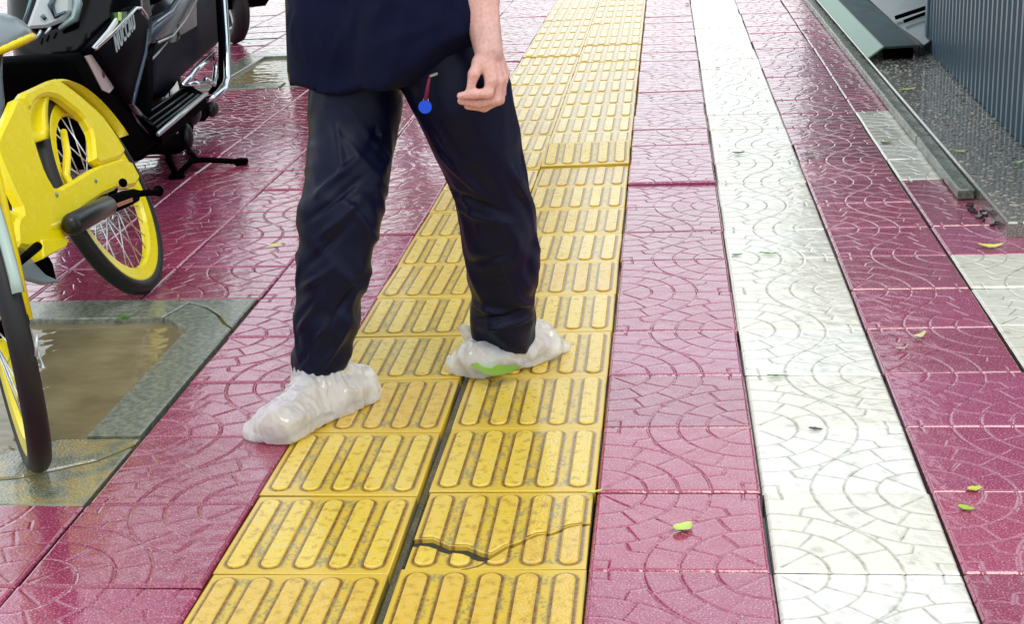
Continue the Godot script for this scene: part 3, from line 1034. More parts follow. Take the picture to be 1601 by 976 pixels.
# ------------------------------------------------------------ the walker
func build_person() -> void:
	var root := base("person", Vector3(-0.47, 0, -0.6))
	tag(root, "walker in navy shirt and trousers with plastic bags over both shoes", "person")
	var O := root.position
	var c := Vector3(-0.47, 0, -0.6)
	var side := Vector3(0.81, 0, 0.586).normalized()      # walker's left
	var fwd := Vector3(-0.586, 0, 0.81).normalized()
	var fn := FastNoiseLite.new()
	fn.seed = 4
	fn.frequency = 1.0
	fn.fractal_octaves = 1
	fn.fractal_type = FastNoiseLite.FRACTAL_NONE
	# --- trousers
	var Lp := [[556, 150, -0.63, 0.0974], [552, 205, -0.60, 0.0922], [545, 270, -0.54, 0.0879], [532, 340, -0.485, 0.0870], [521, 420, -0.46, 0.0774], [511, 500, -0.45, 0.0644], [502, 560, -0.455, 0.0557], [501, 583, -0.455, 0.0539]]
	var Rp := [[722, 150, -0.55, 0.1030], [744, 215, -0.57, 0.0920], [762, 275, -0.60, 0.0819], [778, 340, -0.635, 0.0800], [784, 385, -0.665, 0.0810], [785, 430, -0.69, 0.0764], [786, 495, -0.725, 0.0718], [784, 535, -0.745, 0.0653], [783, 541, -0.748, 0.0644]]
	var tb := []
	for ch in [Lp, Rp]:
		for i in ch.size() - 1:
			var a := PZ(ch[i][0], ch[i][1], ch[i][2])
			var b := PZ(ch[i + 1][0], ch[i + 1][1], ch[i + 1][2])
			tb.append([a, b, ch[i][3], ch[i + 1][3]])
	var hl := PZ(556, 150, -0.63)
	var hr := PZ(722, 150, -0.55)
	var pel := c + Vector3(0, 0.90, 0)
	tb.append([hl, pel - side * 0.07, 0.100, 0.115])
	tb.append([hr, pel + side * 0.07, 0.103, 0.115])
	tb.append([pel - side * 0.07, pel + side * 0.07, 0.115, 0.115])
	var cuts := [[PZ(502, 581, -0.455), Vector3(0.10, -1, 0.05).normalized()], [PZ(783, 541, -0.748), Vector3(0, -1, -0.1).normalized()]]
	var tclip := func(p: Vector3) -> float:
		var k := 0 if p.x < -0.47 else 1
		return (p - cuts[k][0]).dot(cuts[k][1])
	var tdisp := func(p: Vector3, n: Vector3) -> float:
		# creases: long folds falling from hip to knee, bunching above the cuff
		var low := smoothstep(0.36, 0.12, p.y)
		var a := fn.get_noise_3d(p.x * 9.0 + p.y * 5.5, p.y * 2.2, p.z * 9.0 - p.y * 3.0)
		var b := fn.get_noise_3d(p.x * 5.0 + 40.0, p.y * 13.0 + p.x * 9.0, p.z * 5.0)
		var r := 1.0 - absf(a) * 1.8
		var knee := 0.45 + 0.55 * smoothstep(0.62, 0.40, p.y)
		return (0.0085 * r * r - 0.004) * knee + 0.006 * b * low
	var tr := nets(tb, 0.0064, 0.045, tclip, tdisp)
	relax(tr, 3)
	crease(tr, [[489, 312, 548, 262, 10.8, 7.5], [484, 345, 556, 290, -9.5, 7.5], [500, 372, 562, 318, 9.5, 8.2], [478, 420, 540, 360, -8.1, 8.2], [470, 455, 520, 420, 8.1, 6.8], [465, 520, 500, 470, 9.5, 6.8], [480, 560, 512, 505, 10.8, 6.0], [468, 572, 500, 530, -8.1, 6.0], [505, 575, 540, 520, 8.1, 6.8], [520, 500, 556, 450, -8.1, 7.5], [560, 250, 600, 180, -8.1, 9.0], [610, 200, 580, 300, 8.1, 9.8], [500, 200, 530, 300, 6.8, 9.8]], -0.37)
	crease(tr, [[700, 240, 760, 300, 9.5, 8.2], [712, 300, 790, 330, -9.5, 8.2], [720, 330, 800, 350, 8.1, 7.5], [735, 420, 800, 400, -6.8, 8.2], [740, 500, 800, 512, 9.5, 6.0], [738, 520, 820, 508, -9.5, 6.0], [745, 535, 825, 524, 9.5, 5.2], [800, 260, 832, 340, 10.8, 9.8], [815, 240, 835, 320, -8.1, 7.5], [820, 440, 835, 380, -6.8, 7.5], [690, 190, 740, 280, 8.1, 9.0]], -0.55)
	for i in tr[0].size(): tr[0][i] -= O
	obj("trousers", amesh(tr[0], tr[1]), M.cloth, root)
	# --- shirt, loose and untucked
	var sb := []
	for lv in [[0.66, 0.122, 0.156, 0.005], [0.86, 0.108, 0.142, 0.0], [1.05, 0.105, 0.128, 0.005], [1.22, 0.115, 0.118, 0.01], [1.34, 0.10, 0.085, 0.0]]:
		var p: Vector3 = c + Vector3(0.0, lv[0], 0.0) + fwd * lv[3]
		sb.append([p - side * lv[1], p + side * lv[1], lv[2], lv[2]])
	for i in range(0, 4):
		for sg in [-1.0, 1.0]:
			sb.append([sb[i][0] if sg < 0 else sb[i][1], sb[i + 1][0] if sg < 0 else sb[i + 1][1], sb[i][2], sb[i + 1][2]])
	var sho := c + side * 0.20 + Vector3(0, 1.34, 0)
	var shoR := c - side * 0.20 + Vector3(0, 1.34, 0)
	var wrist := PZ(764, 80, -0.425)
	var elbow := PZ(738, -70, -0.53)
	var mir := func(p: Vector3) -> Vector3: return p - side * 2.0 * (p - c).dot(side)
	# the other arm is bent up in front of the chest, above the picture
	var mel: Vector3 = mir.call(elbow)
	var lift := func(p: Vector3) -> Vector3:
		var v: Vector3 = mir.call(p)
		if v.y > mel.y + 0.002: return v
		return mel + Basis(side, -2.1) * (v - mel)
	var slv := sho.lerp(elbow, 0.62)
	sb.append([sho, slv, 0.072, 0.066])
	sb.append([shoR, mir.call(slv), 0.072, 0.066])
	sb.append([sho, c + Vector3(0, 1.38, 0), 0.07, 0.075])
	sb.append([shoR, c + Vector3(0, 1.38, 0), 0.07, 0.075])
	var sclip := func(p: Vector3) -> float:
		var ds := (p - c).dot(side)
		var hem := 0.742 + 0.16 * maxf(0.0, ds) + 0.6 * maxf(0.0, ds - 0.13) + 0.006 * sin(ds * 30.0)
		if (p - c).dot(fwd) < 0: hem += 0.0
		return maxf(hem - p.y, p.y - 1.43)
	var sdisp := func(p: Vector3, n: Vector3) -> float:
		var a := fn.get_noise_3d(p.x * 10.0 + p.y * 5.0, p.y * 3.2, p.z * 10.0)
		var r := 1.0 - absf(a) * 2.0
		return (0.009 * r * r - 0.004) * smoothstep(0.70, 0.95, p.y) + 0.002
	var sr := nets(sb, 0.011, 0.05, sclip, sdisp)
	relax(sr, 2)
	crease(sr, [[470, 10, 500, 112, 6, 14], [560, -20, 540, 118, -6, 15], [640, 0, 618, 112, 7, 13], [705, -10, 690, 92, -7, 12], [590, 70, 700, 30, 5, 12], [520, 60, 500, 124, 4, 9], [665, 60, 650, 118, 5, 9]], -0.40)
	for i in sr[0].size(): sr[0][i] -= O
	obj("shirt", amesh(sr[0], sr[1]), M.shirt, root)
	# --- body: head, neck, trunk, arms, legs in one skin
	var bb := []
	var neck := c + Vector3(0, 1.40, 0) + fwd * 0.005
	bb.append([c + Vector3(0, 0.95, 0) - side * 0.05, c + Vector3(0, 1.25, 0) - side * 0.07, 0.085, 0.09])
	bb.append([c + Vector3(0, 0.95, 0) + side * 0.05, c + Vector3(0, 1.25, 0) + side * 0.07, 0.085, 0.09])
	bb.append([c + Vector3(0, 1.25, 0), neck, 0.07, 0.055])
	bb.append([neck, neck + Vector3(0, 0.08, 0) + fwd * 0.012, 0.053, 0.053])
	for sg in 2:
		var q := func(p: Vector3) -> Vector3: return p if sg == 0 else lift.call(p)
		bb.append([q.call(sho - Vector3(0, 0.01, 0)), q.call(elbow), 0.048, 0.040])
		bb.append([q.call(elbow), q.call(elbow.lerp(wrist, 0.35)), 0.043, 0.042])
		bb.append([q.call(elbow.lerp(wrist, 0.35)), q.call(wrist), 0.042, 0.032])
	for ch in [Lp, Rp]:
		bb.append([pel + side * (0.06 if ch == Rp else -0.06), PZ(ch[0][0], ch[0][1], ch[0][2]), 0.07, 0.065])
		bb.append([PZ(ch[0][0], ch[0][1], ch[0][2]), PZ(ch[3][0], ch[3][1], ch[3][2]), 0.065, 0.05])
		var e: Array = ch[ch.size() - 1]
		bb.append([PZ(ch[3][0], ch[3][1], ch[3][2]), PZ(e[0], e[1], e[2]), 0.05, 0.035])
	bb.append([pel - side * 0.05, pel + side * 0.05, 0.09, 0.09])
	var pieces := [nets(bb, 0.012, 0.03)]
	# hands: palm fan, four fingers in three joints, thumb off the side
	var hz := -0.425
	var X := func(x: float, y: float, dz: float) -> Vector3: return PZ(x, y, hz + dz)
	var kn := [X.call(768, 126, 0.034), X.call(778, 127, 0.014), X.call(785, 123, -0.008), X.call(788, 116, -0.028)]
	var fg := [
		[kn[0], X.call(763, 146, 0.042), X.call(741, 147, 0.046), X.call(720, 150, 0.046)],
		[kn[1], X.call(776, 156, 0.020), X.call(748, 161, 0.026), X.call(721, 158, 0.028)],
		[kn[2], X.call(781, 156, -0.006), X.call(757, 168, 0.0), X.call(731, 166, 0.004)],
		[kn[3], X.call(784, 146, -0.030), X.call(764, 161, -0.026), X.call(744, 163, -0.02)]]
	var th := [X.call(750, 98, 0.022), X.call(741, 116, 0.040), X.call(735, 141, 0.044)]
	for sg in 2:
		var q := func(p: Vector3) -> Vector3: return p if sg == 0 else lift.call(p)
		var hb := []
		hb.append([q.call(elbow.lerp(wrist, 0.8)), q.call(wrist), 0.034, 0.031])
		var pr := [0.0155, 0.016, 0.0155, 0.0145]
		var fr := [0.0105, 0.0108, 0.010, 0.0088]
		for i in 4:
			hb.append([q.call(wrist + (kn[i] - kn[1]) * 0.55), q.call(kn[i]), 0.019, pr[i] * 0.9])
			hb.append([q.call(fg[i][0]), q.call(fg[i][1]), fr[i] * 1.15, fr[i] * 1.05])
			hb.append([q.call(fg[i][1]), q.call(fg[i][2]), fr[i] * 1.05, fr[i] * 0.95])
			hb.append([q.call(fg[i][2]), q.call(fg[i][3]), fr[i] * 0.95, fr[i] * 0.78])
		hb.append([q.call(wrist + (th[0] - wrist) * 0.3), q.call(th[0]), 0.018, 0.0165])
		hb.append([q.call(th[0]), q.call(th[1]), 0.0155, 0.012])
		hb.append([q.call(th[1]), q.call(th[2]), 0.012, 0.0088])
		pieces.append(nets(hb, 0.0032, 0.006))
	var hc := c + Vector3(0, 1.575, 0) + fwd * 0.03
	var hd := []
	hd.append([hc + Vector3(0, 0.035, 0) - fwd * 0.035, hc + Vector3(0, 0.03, 0) + fwd * 0.025, 0.078, 0.074])
	hd.append([hc + fwd * 0.03, hc + Vector3(0, -0.075, 0) + fwd * 0.052, 0.066, 0.036])
	hd.append([hc + Vector3(0, -0.08, 0) + fwd * 0.04, neck + Vector3(0, 0.05, 0), 0.04, 0.05])
	hd.append([hc + Vector3(0, 0.0, 0) + fwd * 0.095, hc + Vector3(0, -0.03, 0) + fwd * 0.112, 0.008, 0.012])
	hd.append([hc + Vector3(0, -0.058, 0) + fwd * 0.088 - side * 0.018, hc + Vector3(0, -0.058, 0) + fwd * 0.088 + side * 0.018, 0.008, 0.008])
	for sg in [-1.0, 1.0]:
		hd.append([hc + side * sg * 0.076 + Vector3(0, 0.02, 0) - fwd * 0.012, hc + side * sg * 0.072 + Vector3(0, -0.025, 0), 0.013, 0.009])
	pieces.append(nets(hd, 0.006, 0.018))
	for q in pieces:
		for i in q[0].size(): q[0][i] -= O
	var body := joined(pieces)
	obj("body", body, M.skin, root)
	for sg in [-1.0, 1.0]:
		var eh := mk(true)
		ball(eh, hc - O + side * sg * 0.031 + Vector3(0, 0.012, 0) + fwd * 0.088, Vector3(0.011, 0.007, 0.011))
		part("eye", eh, M.hair, root)
	var hr2 := nets([[hc + Vector3(0, 0.06, 0) - fwd * 0.045, hc + Vector3(0, 0.07, 0) + fwd * 0.03, 0.082, 0.072], [hc - fwd * 0.06, hc - fwd * 0.05 + Vector3(0, -0.05, 0), 0.06, 0.045]], 0.009, 0.03, null, func(p: Vector3, n: Vector3) -> float: return 0.005 * fn.get_noise_3d(p.x * 60, p.y * 20, p.z * 60))
	for i in hr2[0].size(): hr2[0][i] -= O
	obj("hair", amesh(hr2[0], hr2[1]), M.hair, root)
	# --- bagged shoes: [chain of bones], the front foot rolls off its toe, the rear one lands
	var fc := FastNoiseLite.new()
	fc.seed = 12
	fc.frequency = 1.0
	fc.noise_type = FastNoiseLite.TYPE_CELLULAR
	fc.cellular_return_type = FastNoiseLite.RETURN_DISTANCE2_SUB
	fc.fractal_type = FastNoiseLite.FRACTAL_NONE
	var gath := [PZ(500, 592, -0.45), PZ(783, 537, -0.75)]
	var crumple := func(p: Vector3, n: Vector3) -> float:
		# creased film: sharp ridges between flat facets, gathered under the ankle
		var a := fc.get_noise_3d(p.x * 20.0 + p.y * 12.0, p.y * 13.0 - p.x * 8.0, p.z * 20.0)
		var b := fc.get_noise_3d(p.x * 44.0 + 9.0, p.y * 34.0 + p.x * 18.0, p.z * 44.0)
		var g: Vector3 = gath[0] if p.x < -0.47 else gath[1]
		var d := p - g
		var near := smoothstep(0.12, 0.03, Vector2(d.x, d.z).length())
		return -0.012 * (a + 0.55) - 0.0035 * (b + 0.55) + 0.0035 * near * sin(atan2(d.z, d.x) * 17.0) + 0.002
	var feet := [
		[[G(406, 674, 0.020), 0.022], [G(440, 662, 0.040), 0.040], [PZ(485, 640, -0.405), 0.050], [PZ(515, 622, -0.44), 0.052], [PZ(558, 606, -0.505), 0.046], [PZ(500, 592, -0.45), 0.064]],
		[[G(721, 571, 0.022), 0.024], [G(748, 563, 0.038), 0.040], [PZ(782, 552, -0.73), 0.048], [PZ(812, 548, -0.76), 0.046], [PZ(846, 536, -0.80), 0.040], [PZ(783, 537, -0.75), 0.064]]]
	for k in 2:
		var F: Array = feet[k]
		var sh := []
		var bg := []
		for i in 4:
			var a: Vector3 = F[i][0]
			var b: Vector3 = F[i + 1][0]
			sh.append([a + Vector3(0, 0.006, 0), b + Vector3(0, 0.0, 0), F[i][1] * 0.72, F[i + 1][1] * 0.74])
			bg.append([a, b, F[i][1] + 0.003, F[i + 1][1] + 0.003])
			# width of the sole
			var w := fwd.cross(Vector3.UP).normalized() * 0.018
			bg.append([a + w, b + w, F[i][1] * 0.8, F[i + 1][1] * 0.85])
			bg.append([a - w, b - w, F[i][1] * 0.8, F[i + 1][1] * 0.85])
		sh.append([F[3][0], F[5][0], 0.038, 0.044])
		bg.append([F[3][0], F[5][0], 0.05, 0.058])
		bg.append([F[4][0], F[5][0], 0.035, 0.05])
		bg.append([F[1][0], F[5][0], 0.03, 0.045])
		if k == 0:
			bg.append([G(424, 671, 0.022), G(393, 681, 0.007), 0.022, 0.006])
		if k == 1:
			bg.append([PZ(742, 530, -0.74), PZ(726, 514, -0.74), 0.016, 0.007])
			bg.append([F[4][0], PZ(884, 543, -0.82), 0.028, 0.008])
			bg.append([PZ(850, 520, -0.80), PZ(820, 508, -0.77), 0.02, 0.02])
		else:
			bg.append([F[4][0], PZ(580, 618, -0.52), 0.026, 0.012])
			bg.append([PZ(560, 585, -0.50), PZ(540, 572, -0.48), 0.016, 0.014])
		var gclip := func(p: Vector3) -> float: return 0.005 - p.y
		var s1 := nets(sh, 0.008, 0.02, func(p: Vector3) -> float: return 0.012 - p.y)
		for i in s1[0].size(): s1[0][i] -= O
		obj("shoe", amesh(s1[0], s1[1]), M.shoe, root)
		var b1 := nets(bg, 0.0036, 0.016, gclip, crumple)
		for i in b1[0].size():
			var v: Vector3 = b1[0][i]
			v.y = maxf(v.y, 0.0055)
			b1[0][i] = v - O
		var bo := obj("shoe_cover", amesh(b1[0], b1[1]), M.bag, root)
		bo.set_meta("label", ["white plastic bag over the leading shoe, stained yellow", "white plastic bag over the trailing shoe, tied in a knot"][k])
	# --- key tag hanging from the pocket
	var kt := base("key_tag", PZ(672, 118, -0.415))
	tag(kt, "round blue key tag on a red cord hanging below the shirt hem", "key tag")
	var ko := kt.position
	var cd := mk(true)
	tube(cd, [Vector3.ZERO, PZ(669, 135, -0.412) - ko, PZ(666, 156, -0.41) - ko], [0.0032, 0.0042, 0.0052], 8)
	part("cord", cd, mat(Color(0.45, 0.06, 0.22), 0.6), kt)
	var dk := mk(false)
	var dc := PZ(665, 167, -0.408) - ko
	var rg0 := PackedVector3Array()
	var rg1 := PackedVector3Array()
	for i in 20:
		var a := TAU * i / 20
		var d := Vector3(cos(a), sin(a), 0) * 0.0145
		rg0.append(dc + d + Vector3(0, 0, -0.003)); rg1.append(dc + d + Vector3(0, 0, 0.003))
	loft(dk, [rg0, rg1])
	var kr := mk(true)
	hoop(kr, PZ(666, 157, -0.409) - ko, Vector3.RIGHT, Vector3.UP, [[0.005, 0.001], [0.0065, 0.0], [0.005, -0.001], [0.0042, 0.0]], 14)
	part("ring", kr, M.silver, kt)
	part("disc", dk, mat(Color(0.09, 0.32, 0.88), 0.3), kt)
	var cl := mk(false)
	cbox(cl, PZ(678, 117, -0.415) - ko, Vector3(0.02, 0.006, 0.006), 0.002, Basis(Vector3(0, 0, 1), 0.3))
	part("clip", cl, M.silver, kt)

# ------------------------------------------------------------ bicycle
func wheel(parent: Node, o: Vector3, c: Vector3, h: Vector3, up: Vector3, R: float, label := "") -> Node3D:
	var w := Node3D.new()
	w.name = "wheel"
	parent.add_child(w, true)
	if label: w.set_meta("label", label)
	var r := h.cross(up).normalized()
	var cc := c - o
	var ty := mk(true)
	var prof := []
	for k in 10:
		var a := TAU * k / 10
		prof.append([R - 0.024 + cos(a) * 0.024, sin(a) * 0.025])
	hoop(ty, cc, h, up, prof, 64)
	part("tyre", ty, M.tyre, w)
	var rm := mk(false)
	hoop(rm, cc, h, up, [[R - 0.036, 0.017], [R - 0.044, 0.019], [R - 0.078, 0.014], [R - 0.084, 0.004], [R - 0.084, -0.004], [R - 0.078, -0.014], [R - 0.044, -0.019], [R - 0.036, -0.017]], 64)
	part("rim", rm, M.yellow, w)
	var hb := mk(true)
	tube(hb, [cc - r * 0.05, cc - r * 0.035, cc + r * 0.035, cc + r * 0.05], [0.012, 0.03, 0.03, 0.012], 14)
	part("hub", hb, M.black, w)
	var sp := mk(true)
	for k in 28:
		var a := TAU * k / 28
		var b := a + (0.62 if k % 4 < 2 else -0.62)
		var s := 1.0 if k % 2 == 0 else -1.0
		tube(sp, [cc + (h * cos(b) + up * sin(b)) * 0.03 + r * s * 0.03, cc + (h * cos(a) + up * sin(a)) * (R - 0.082)], 0.0021, 5)
	var so := part("spokes", sp, M.spoke, w)
	so.set_meta("kind", "stuff")
	return w
func arc_band(st: SurfaceTool, c: Vector3, h: Vector3, up: Vector3, r0: float, r1: float, hw: float, a0: float, a1: float) -> void:
	var ax := h.cross(up).normalized()
	var rings := []
	for i in 25:
		var a := deg_to_rad(lerpf(a0, a1, i / 24.0))
		var d := h * cos(a) + up * sin(a)
		rings.append(PackedVector3Array([c + d * r0 + ax * hw, c + d * r1 + ax * hw * 0.7, c + d * (r1 + 0.004), c + d * r1 - ax * hw * 0.7, c + d * r0 - ax * hw, c + d * (r1 - 0.001)]))
	loft(st, rings)
func build_bicycle() -> void:
	var gc := Vector3(-1.42, 0, -1.434)
	var ha := 0.073
	var le := 0.362
	var h := Vector3(sin(ha), 0, cos(ha))
	var r0 := Vector3(cos(ha), 0, -sin(ha))
	var up := Vector3.UP * cos(le) - r0 * sin(le)
	var r := r0 * cos(le) + Vector3.UP * sin(le)
	var R := 0.33
	var root := base("bicycle", gc)
	tag(root, "bright yellow bicycle leaning over at the edge of the muddy tree pit", "bicycle")
	var O := root.position
	var B := func(x: float, y: float, cl: float) -> Vector3: return PL(x, y, gc + r * cl, r) - O
	var rc := gc + up * R
	wheel(root, O, rc, h, up, R, "rear wheel with yellow rim inside the yellow frame")
	# frame plate beside the wheel
	var poly := func(list: Array, cl: float) -> PackedVector3Array:
		var p := PackedVector3Array()
		for q in chaikin(list): p.append(B.call(q[0], q[1], cl))
		return p
	var fr := mk(false)
	slab(fr, poly.call([[29, 148], [15, 180], [2, 206], [-6, 225], [2, 247], [18, 285], [40, 330], [28, 342], [30, 384], [50, 388], [74, 377], [108, 381], [99, 350], [129, 328], [172, 298], [226, 287], [203, 243], [151, 260], [123, 278], [89, 297], [74, 272], [62, 238], [52, 200], [51, 174]], 0.055), r, 0.026, 0.009)
	part("frame_plate", fr, M.yellow, root)
	var ar := mk(false)
	slab(ar, poly.call([[29.5, 147.5], [51.5, 173.5], [58, 156], [77, 147], [94, 151], [108, 161], [132, 181], [147, 206], [151, 259.5], [203, 242.5], [183, 209], [159, 176], [121, 143], [101, 128], [89, 120]], 0.0555), r, 0.026, 0.009)
	part("wheel_arch", ar, M.yellow, root)
	var fd := mk(true)
	arc_band(fd, rc - O, h, up, R + 0.010, R + 0.022, 0.046, 40, 163)
	part("rear_mudguard", fd, M.yellow, root)
	for q in [[89, 305], [150, 283]]:
		var bt := mk(true)
		ball(bt, B.call(q[0], q[1], 0.056), Vector3(0.006, 0.007, 0.007), Basis.IDENTITY, 8, 5)
		part("bolt", bt, M.grey_plastic, root)
	var cs := mk(true)
	tube(cs, [B.call(100, 205, 0.03), B.call(106, 240, 0.032), B.call(104, 275, 0.034), B.call(118, 300, 0.036)], [0.010, 0.011, 0.012, 0.010], 8)
	part("stay", cs, M.yellow, root)
	# lock slung under the plate
	var lk := base("wheel_lock", B.call(150, 335, 0.075) + O)
	tag(lk, "black wheel lock clamped below the bicycle's yellow frame plate", "lock")
	var LO := lk.position - O
	var l1 := mk(true)
	tube(l1, [B.call(109, 354, 0.085) - LO, B.call(114, 351, 0.085) - LO, B.call(168, 322, 0.085) - LO, B.call(173, 319, 0.085) - LO], [0.02, 0.031, 0.029, 0.018], 14)
	part("barrel", l1, mat(Color(0.06, 0.085, 0.085), 0.35), lk)
	var l2 := mk(false)
	slab(l2, poly_shift([[170, 306], [186, 300], [212, 294], [224, 297], [221, 313], [205, 322], [180, 332], [171, 326]], B, 0.10, LO), r, 0.045, 0.006)
	part("lock_body", l2, M.black, lk)
	var l3 := mk(false)
	slab(l3, poly_shift([[184, 318], [208, 309], [209, 315], [186, 324]], B, 0.104, LO), r, 0.003, 0.001)
	part("reflector_strip", l3, mat(Color(0.62, 0.40, 0.28), 0.3), lk)
	var l4 := mk(true)
	tube(l4, [B.call(218, 303, 0.09) - LO, B.call(240, 301, 0.09) - LO, B.call(249, 299, 0.09) - LO], [0.010, 0.010, 0.014], 8)
	ball(l4, B.call(248, 299, 0.09) - LO, Vector3(0.018, 0.018, 0.018), Basis.IDENTITY, 10, 6)
	part("bolt_knob", l4, M.black, lk)
	var l5 := mk(true)
	ball(l5, B.call(193, 286, 0.075) - LO, Vector3(0.014, 0.014, 0.008), Basis.IDENTITY, 10, 6)
	part("fixing_bolt", l5, M.black, lk)
	# down tube curving forward to the head
	var fc := Vector3(-1.252, 0, -0.15)
	var fa := 0.545
	var fh := Vector3(sin(fa), 0, cos(fa))
	var fr0 := Vector3(cos(fa), 0, -sin(fa))
	var fu := Vector3.UP * cos(0.042) - fr0 * sin(0.042)
	var fx := fc + fu * R
	var head0 := fx + fu * 0.40 - fh * 0.10
	var head1 := fx + fu * 0.56 - fh * 0.16
	var dt := mk(true)
	var p0: Vector3 = B.call(112, 348, 0.03)
	var p1: Vector3 = B.call(60, 366, 0.02)
	var p2: Vector3 = B.call(5, 348, 0.01)
	var p3: Vector3 = B.call(-40, 318, 0.0)
	tube(dt, [p0, p1, p2, p3, p3.lerp(head0 - O, 0.5), head0 - O], [0.030, 0.036, 0.036, 0.034, 0.03, 0.028], 14)
	part("down_tube", dt, M.yellow, root)
	var bk := mk(false)
	slab(bk, poly_shift([[66, 374], [112, 372], [106, 386], [78, 400], [70, 404]], B, 0.06, Vector3.ZERO), r, 0.05, 0.004)
	part("bottom_bracket", bk, M.yellow, root)
	var sx := mk(true)
	var sd: Vector3 = B.call(-3, 66, 0.0)
	tube(sx, [B.call(10, 345, -0.01), B.call(4, 225, 0.0), B.call(-4, 120, 0.0), sd], [0.017, 0.017, 0.015, 0.015], 10)
	part("seat_post", sx, mat(Color(0.30, 0.33, 0.36), 0.35, 0.6), root)
	var sa := mk(true)
	var sbs := Basis(h, up, r)
	var dome := []
	for i in 8:
		var f := PI * 0.5 * (0.03 + 0.97 * i / 7.0)
		var ring := PackedVector3Array()
		for k in 24:
			var a := TAU * k / 24
			ring.append(sd - up * 0.02 + sbs * Vector3(0.14 * sin(f) * cos(a), 0.10 * cos(f), 0.092 * sin(f) * sin(a)))
		dome.append(ring)
	loft(sa, dome)
	var so := part("saddle", sa, M.grey_plastic, root)
	var sr := mk(true)
	hoop(sr, sd - up * 0.028, h * 1.5, -r, [[0.090, 0.007], [0.097, -0.004], [0.088, -0.018], [0.06, -0.012]], 40)
	part("saddle_rim", sr, M.yellow, so)
	# crank and pedal, grey stand flap
	var cr := mk(true)
	tube(cr, [B.call(60, 385, 0.07), B.call(25, 415, 0.085)], [0.012, 0.010], 8)
	part("crank", cr, M.black, root)
	var pd := mk(false)
	slab(pd, poly_shift([[-6, 418], [30, 401], [41, 430], [8, 452]], B, 0.16, Vector3.ZERO), r, 0.05, 0.006)
	part("pedal", pd, M.black, root)
	var fl := mk(false)
	slab(fl, poly_shift([[18, 388], [40, 388], [55, 410], [72, 428], [96, 440], [70, 443], [45, 436], [30, 418]], B, 0.03, Vector3.ZERO), r, 0.012, 0.004)
	part("chain_guard", fl, M.grey_plastic, root)
	var f2 := mk(false)
	slab(f2, poly_shift([[45, 388], [72, 392], [84, 412], [90, 438], [74, 426], [58, 408]], B, 0.012, Vector3.ZERO), r, 0.012, 0.003)
	part("stand_bracket", f2, M.black, root)
	# front end
	wheel(root, O, fx, fh, fu, R, "front wheel standing in the muddy tree pit")
	var fk := mk(true)
	var fr1 := fr0 * 0.05
	for sg in [-1.0, 1.0]:
		tube(fk, [fx + fr1 * sg - O, fx + fr1 * sg + fu * 0.34 - fh * 0.085 - O, head0 - O], [0.010, 0.014, 0.016], 8)
	part("fork", fk, M.yellow, root)
	var mg := mk(true)
	arc_band(mg, fx - O + fr0 * 0.016, fh, fu, R + 0.006, R + 0.012, 0.012, 26, 150)
	part("front_mudguard", mg, mat(Color(0.66, 0.74, 0.70), 0.3), root)
	var ms := mk(true)
	tube(ms, [fx + fr0 * 0.045 - O, fx + fh * (R + 0.012) + fr0 * 0.03 - O], 0.003, 6)
	tube(ms, [fx + fh * (R + 0.013) + fu * 0.07 + fr0 * 0.03 - O, fx + fh * (R + 0.022) + fu * 0.03 + fr0 * 0.02 - O], 0.0035, 6)
	part("mudguard_stay", ms, M.silver, root)
	var hd := mk(true)
	tube(hd, [head0 - O, head1 - O], 0.024, 12)
	part("head_tube", hd, M.yellow, root)
	var hbv := mk(true)
	var hc := head1 + fu * 0.16 - fh * 0.03 - O
	tube(hbv, [head1 - O, hc], 0.014, 8)
	tube(hbv, [hc - fr0 * 0.28 - fh * 0.12, hc - fr0 * 0.15, hc + fr0 * 0.15, hc + fr0 * 0.28 - fh * 0.12], 0.013, 8)
	part("handlebar", hbv, M.black, root)
	var ks := mk(true)
	tube(ks, [p1 - r * 0.05, Vector3(p1.x - 0.16, 0.012, p1.z - 0.1)], 0.010, 8)
	part("kickstand", ks, M.black, root)
func chaikin(list: Array) -> Array:
	# take the corners off an outline
	var out := []
	for i in list.size():
		var a: Array = list[i]
		var b: Array = list[(i + 1) % list.size()]
		for t in [0.2, 0.8]: out.append([lerpf(a[0], b[0], t), lerpf(a[1], b[1], t)])
	return out
func poly_shift(list: Array, B: Callable, cl: float, off: Vector3) -> PackedVector3Array:
	var p := PackedVector3Array()
	for q in list: p.append(B.call(q[0], q[1], cl) - off)
	return p

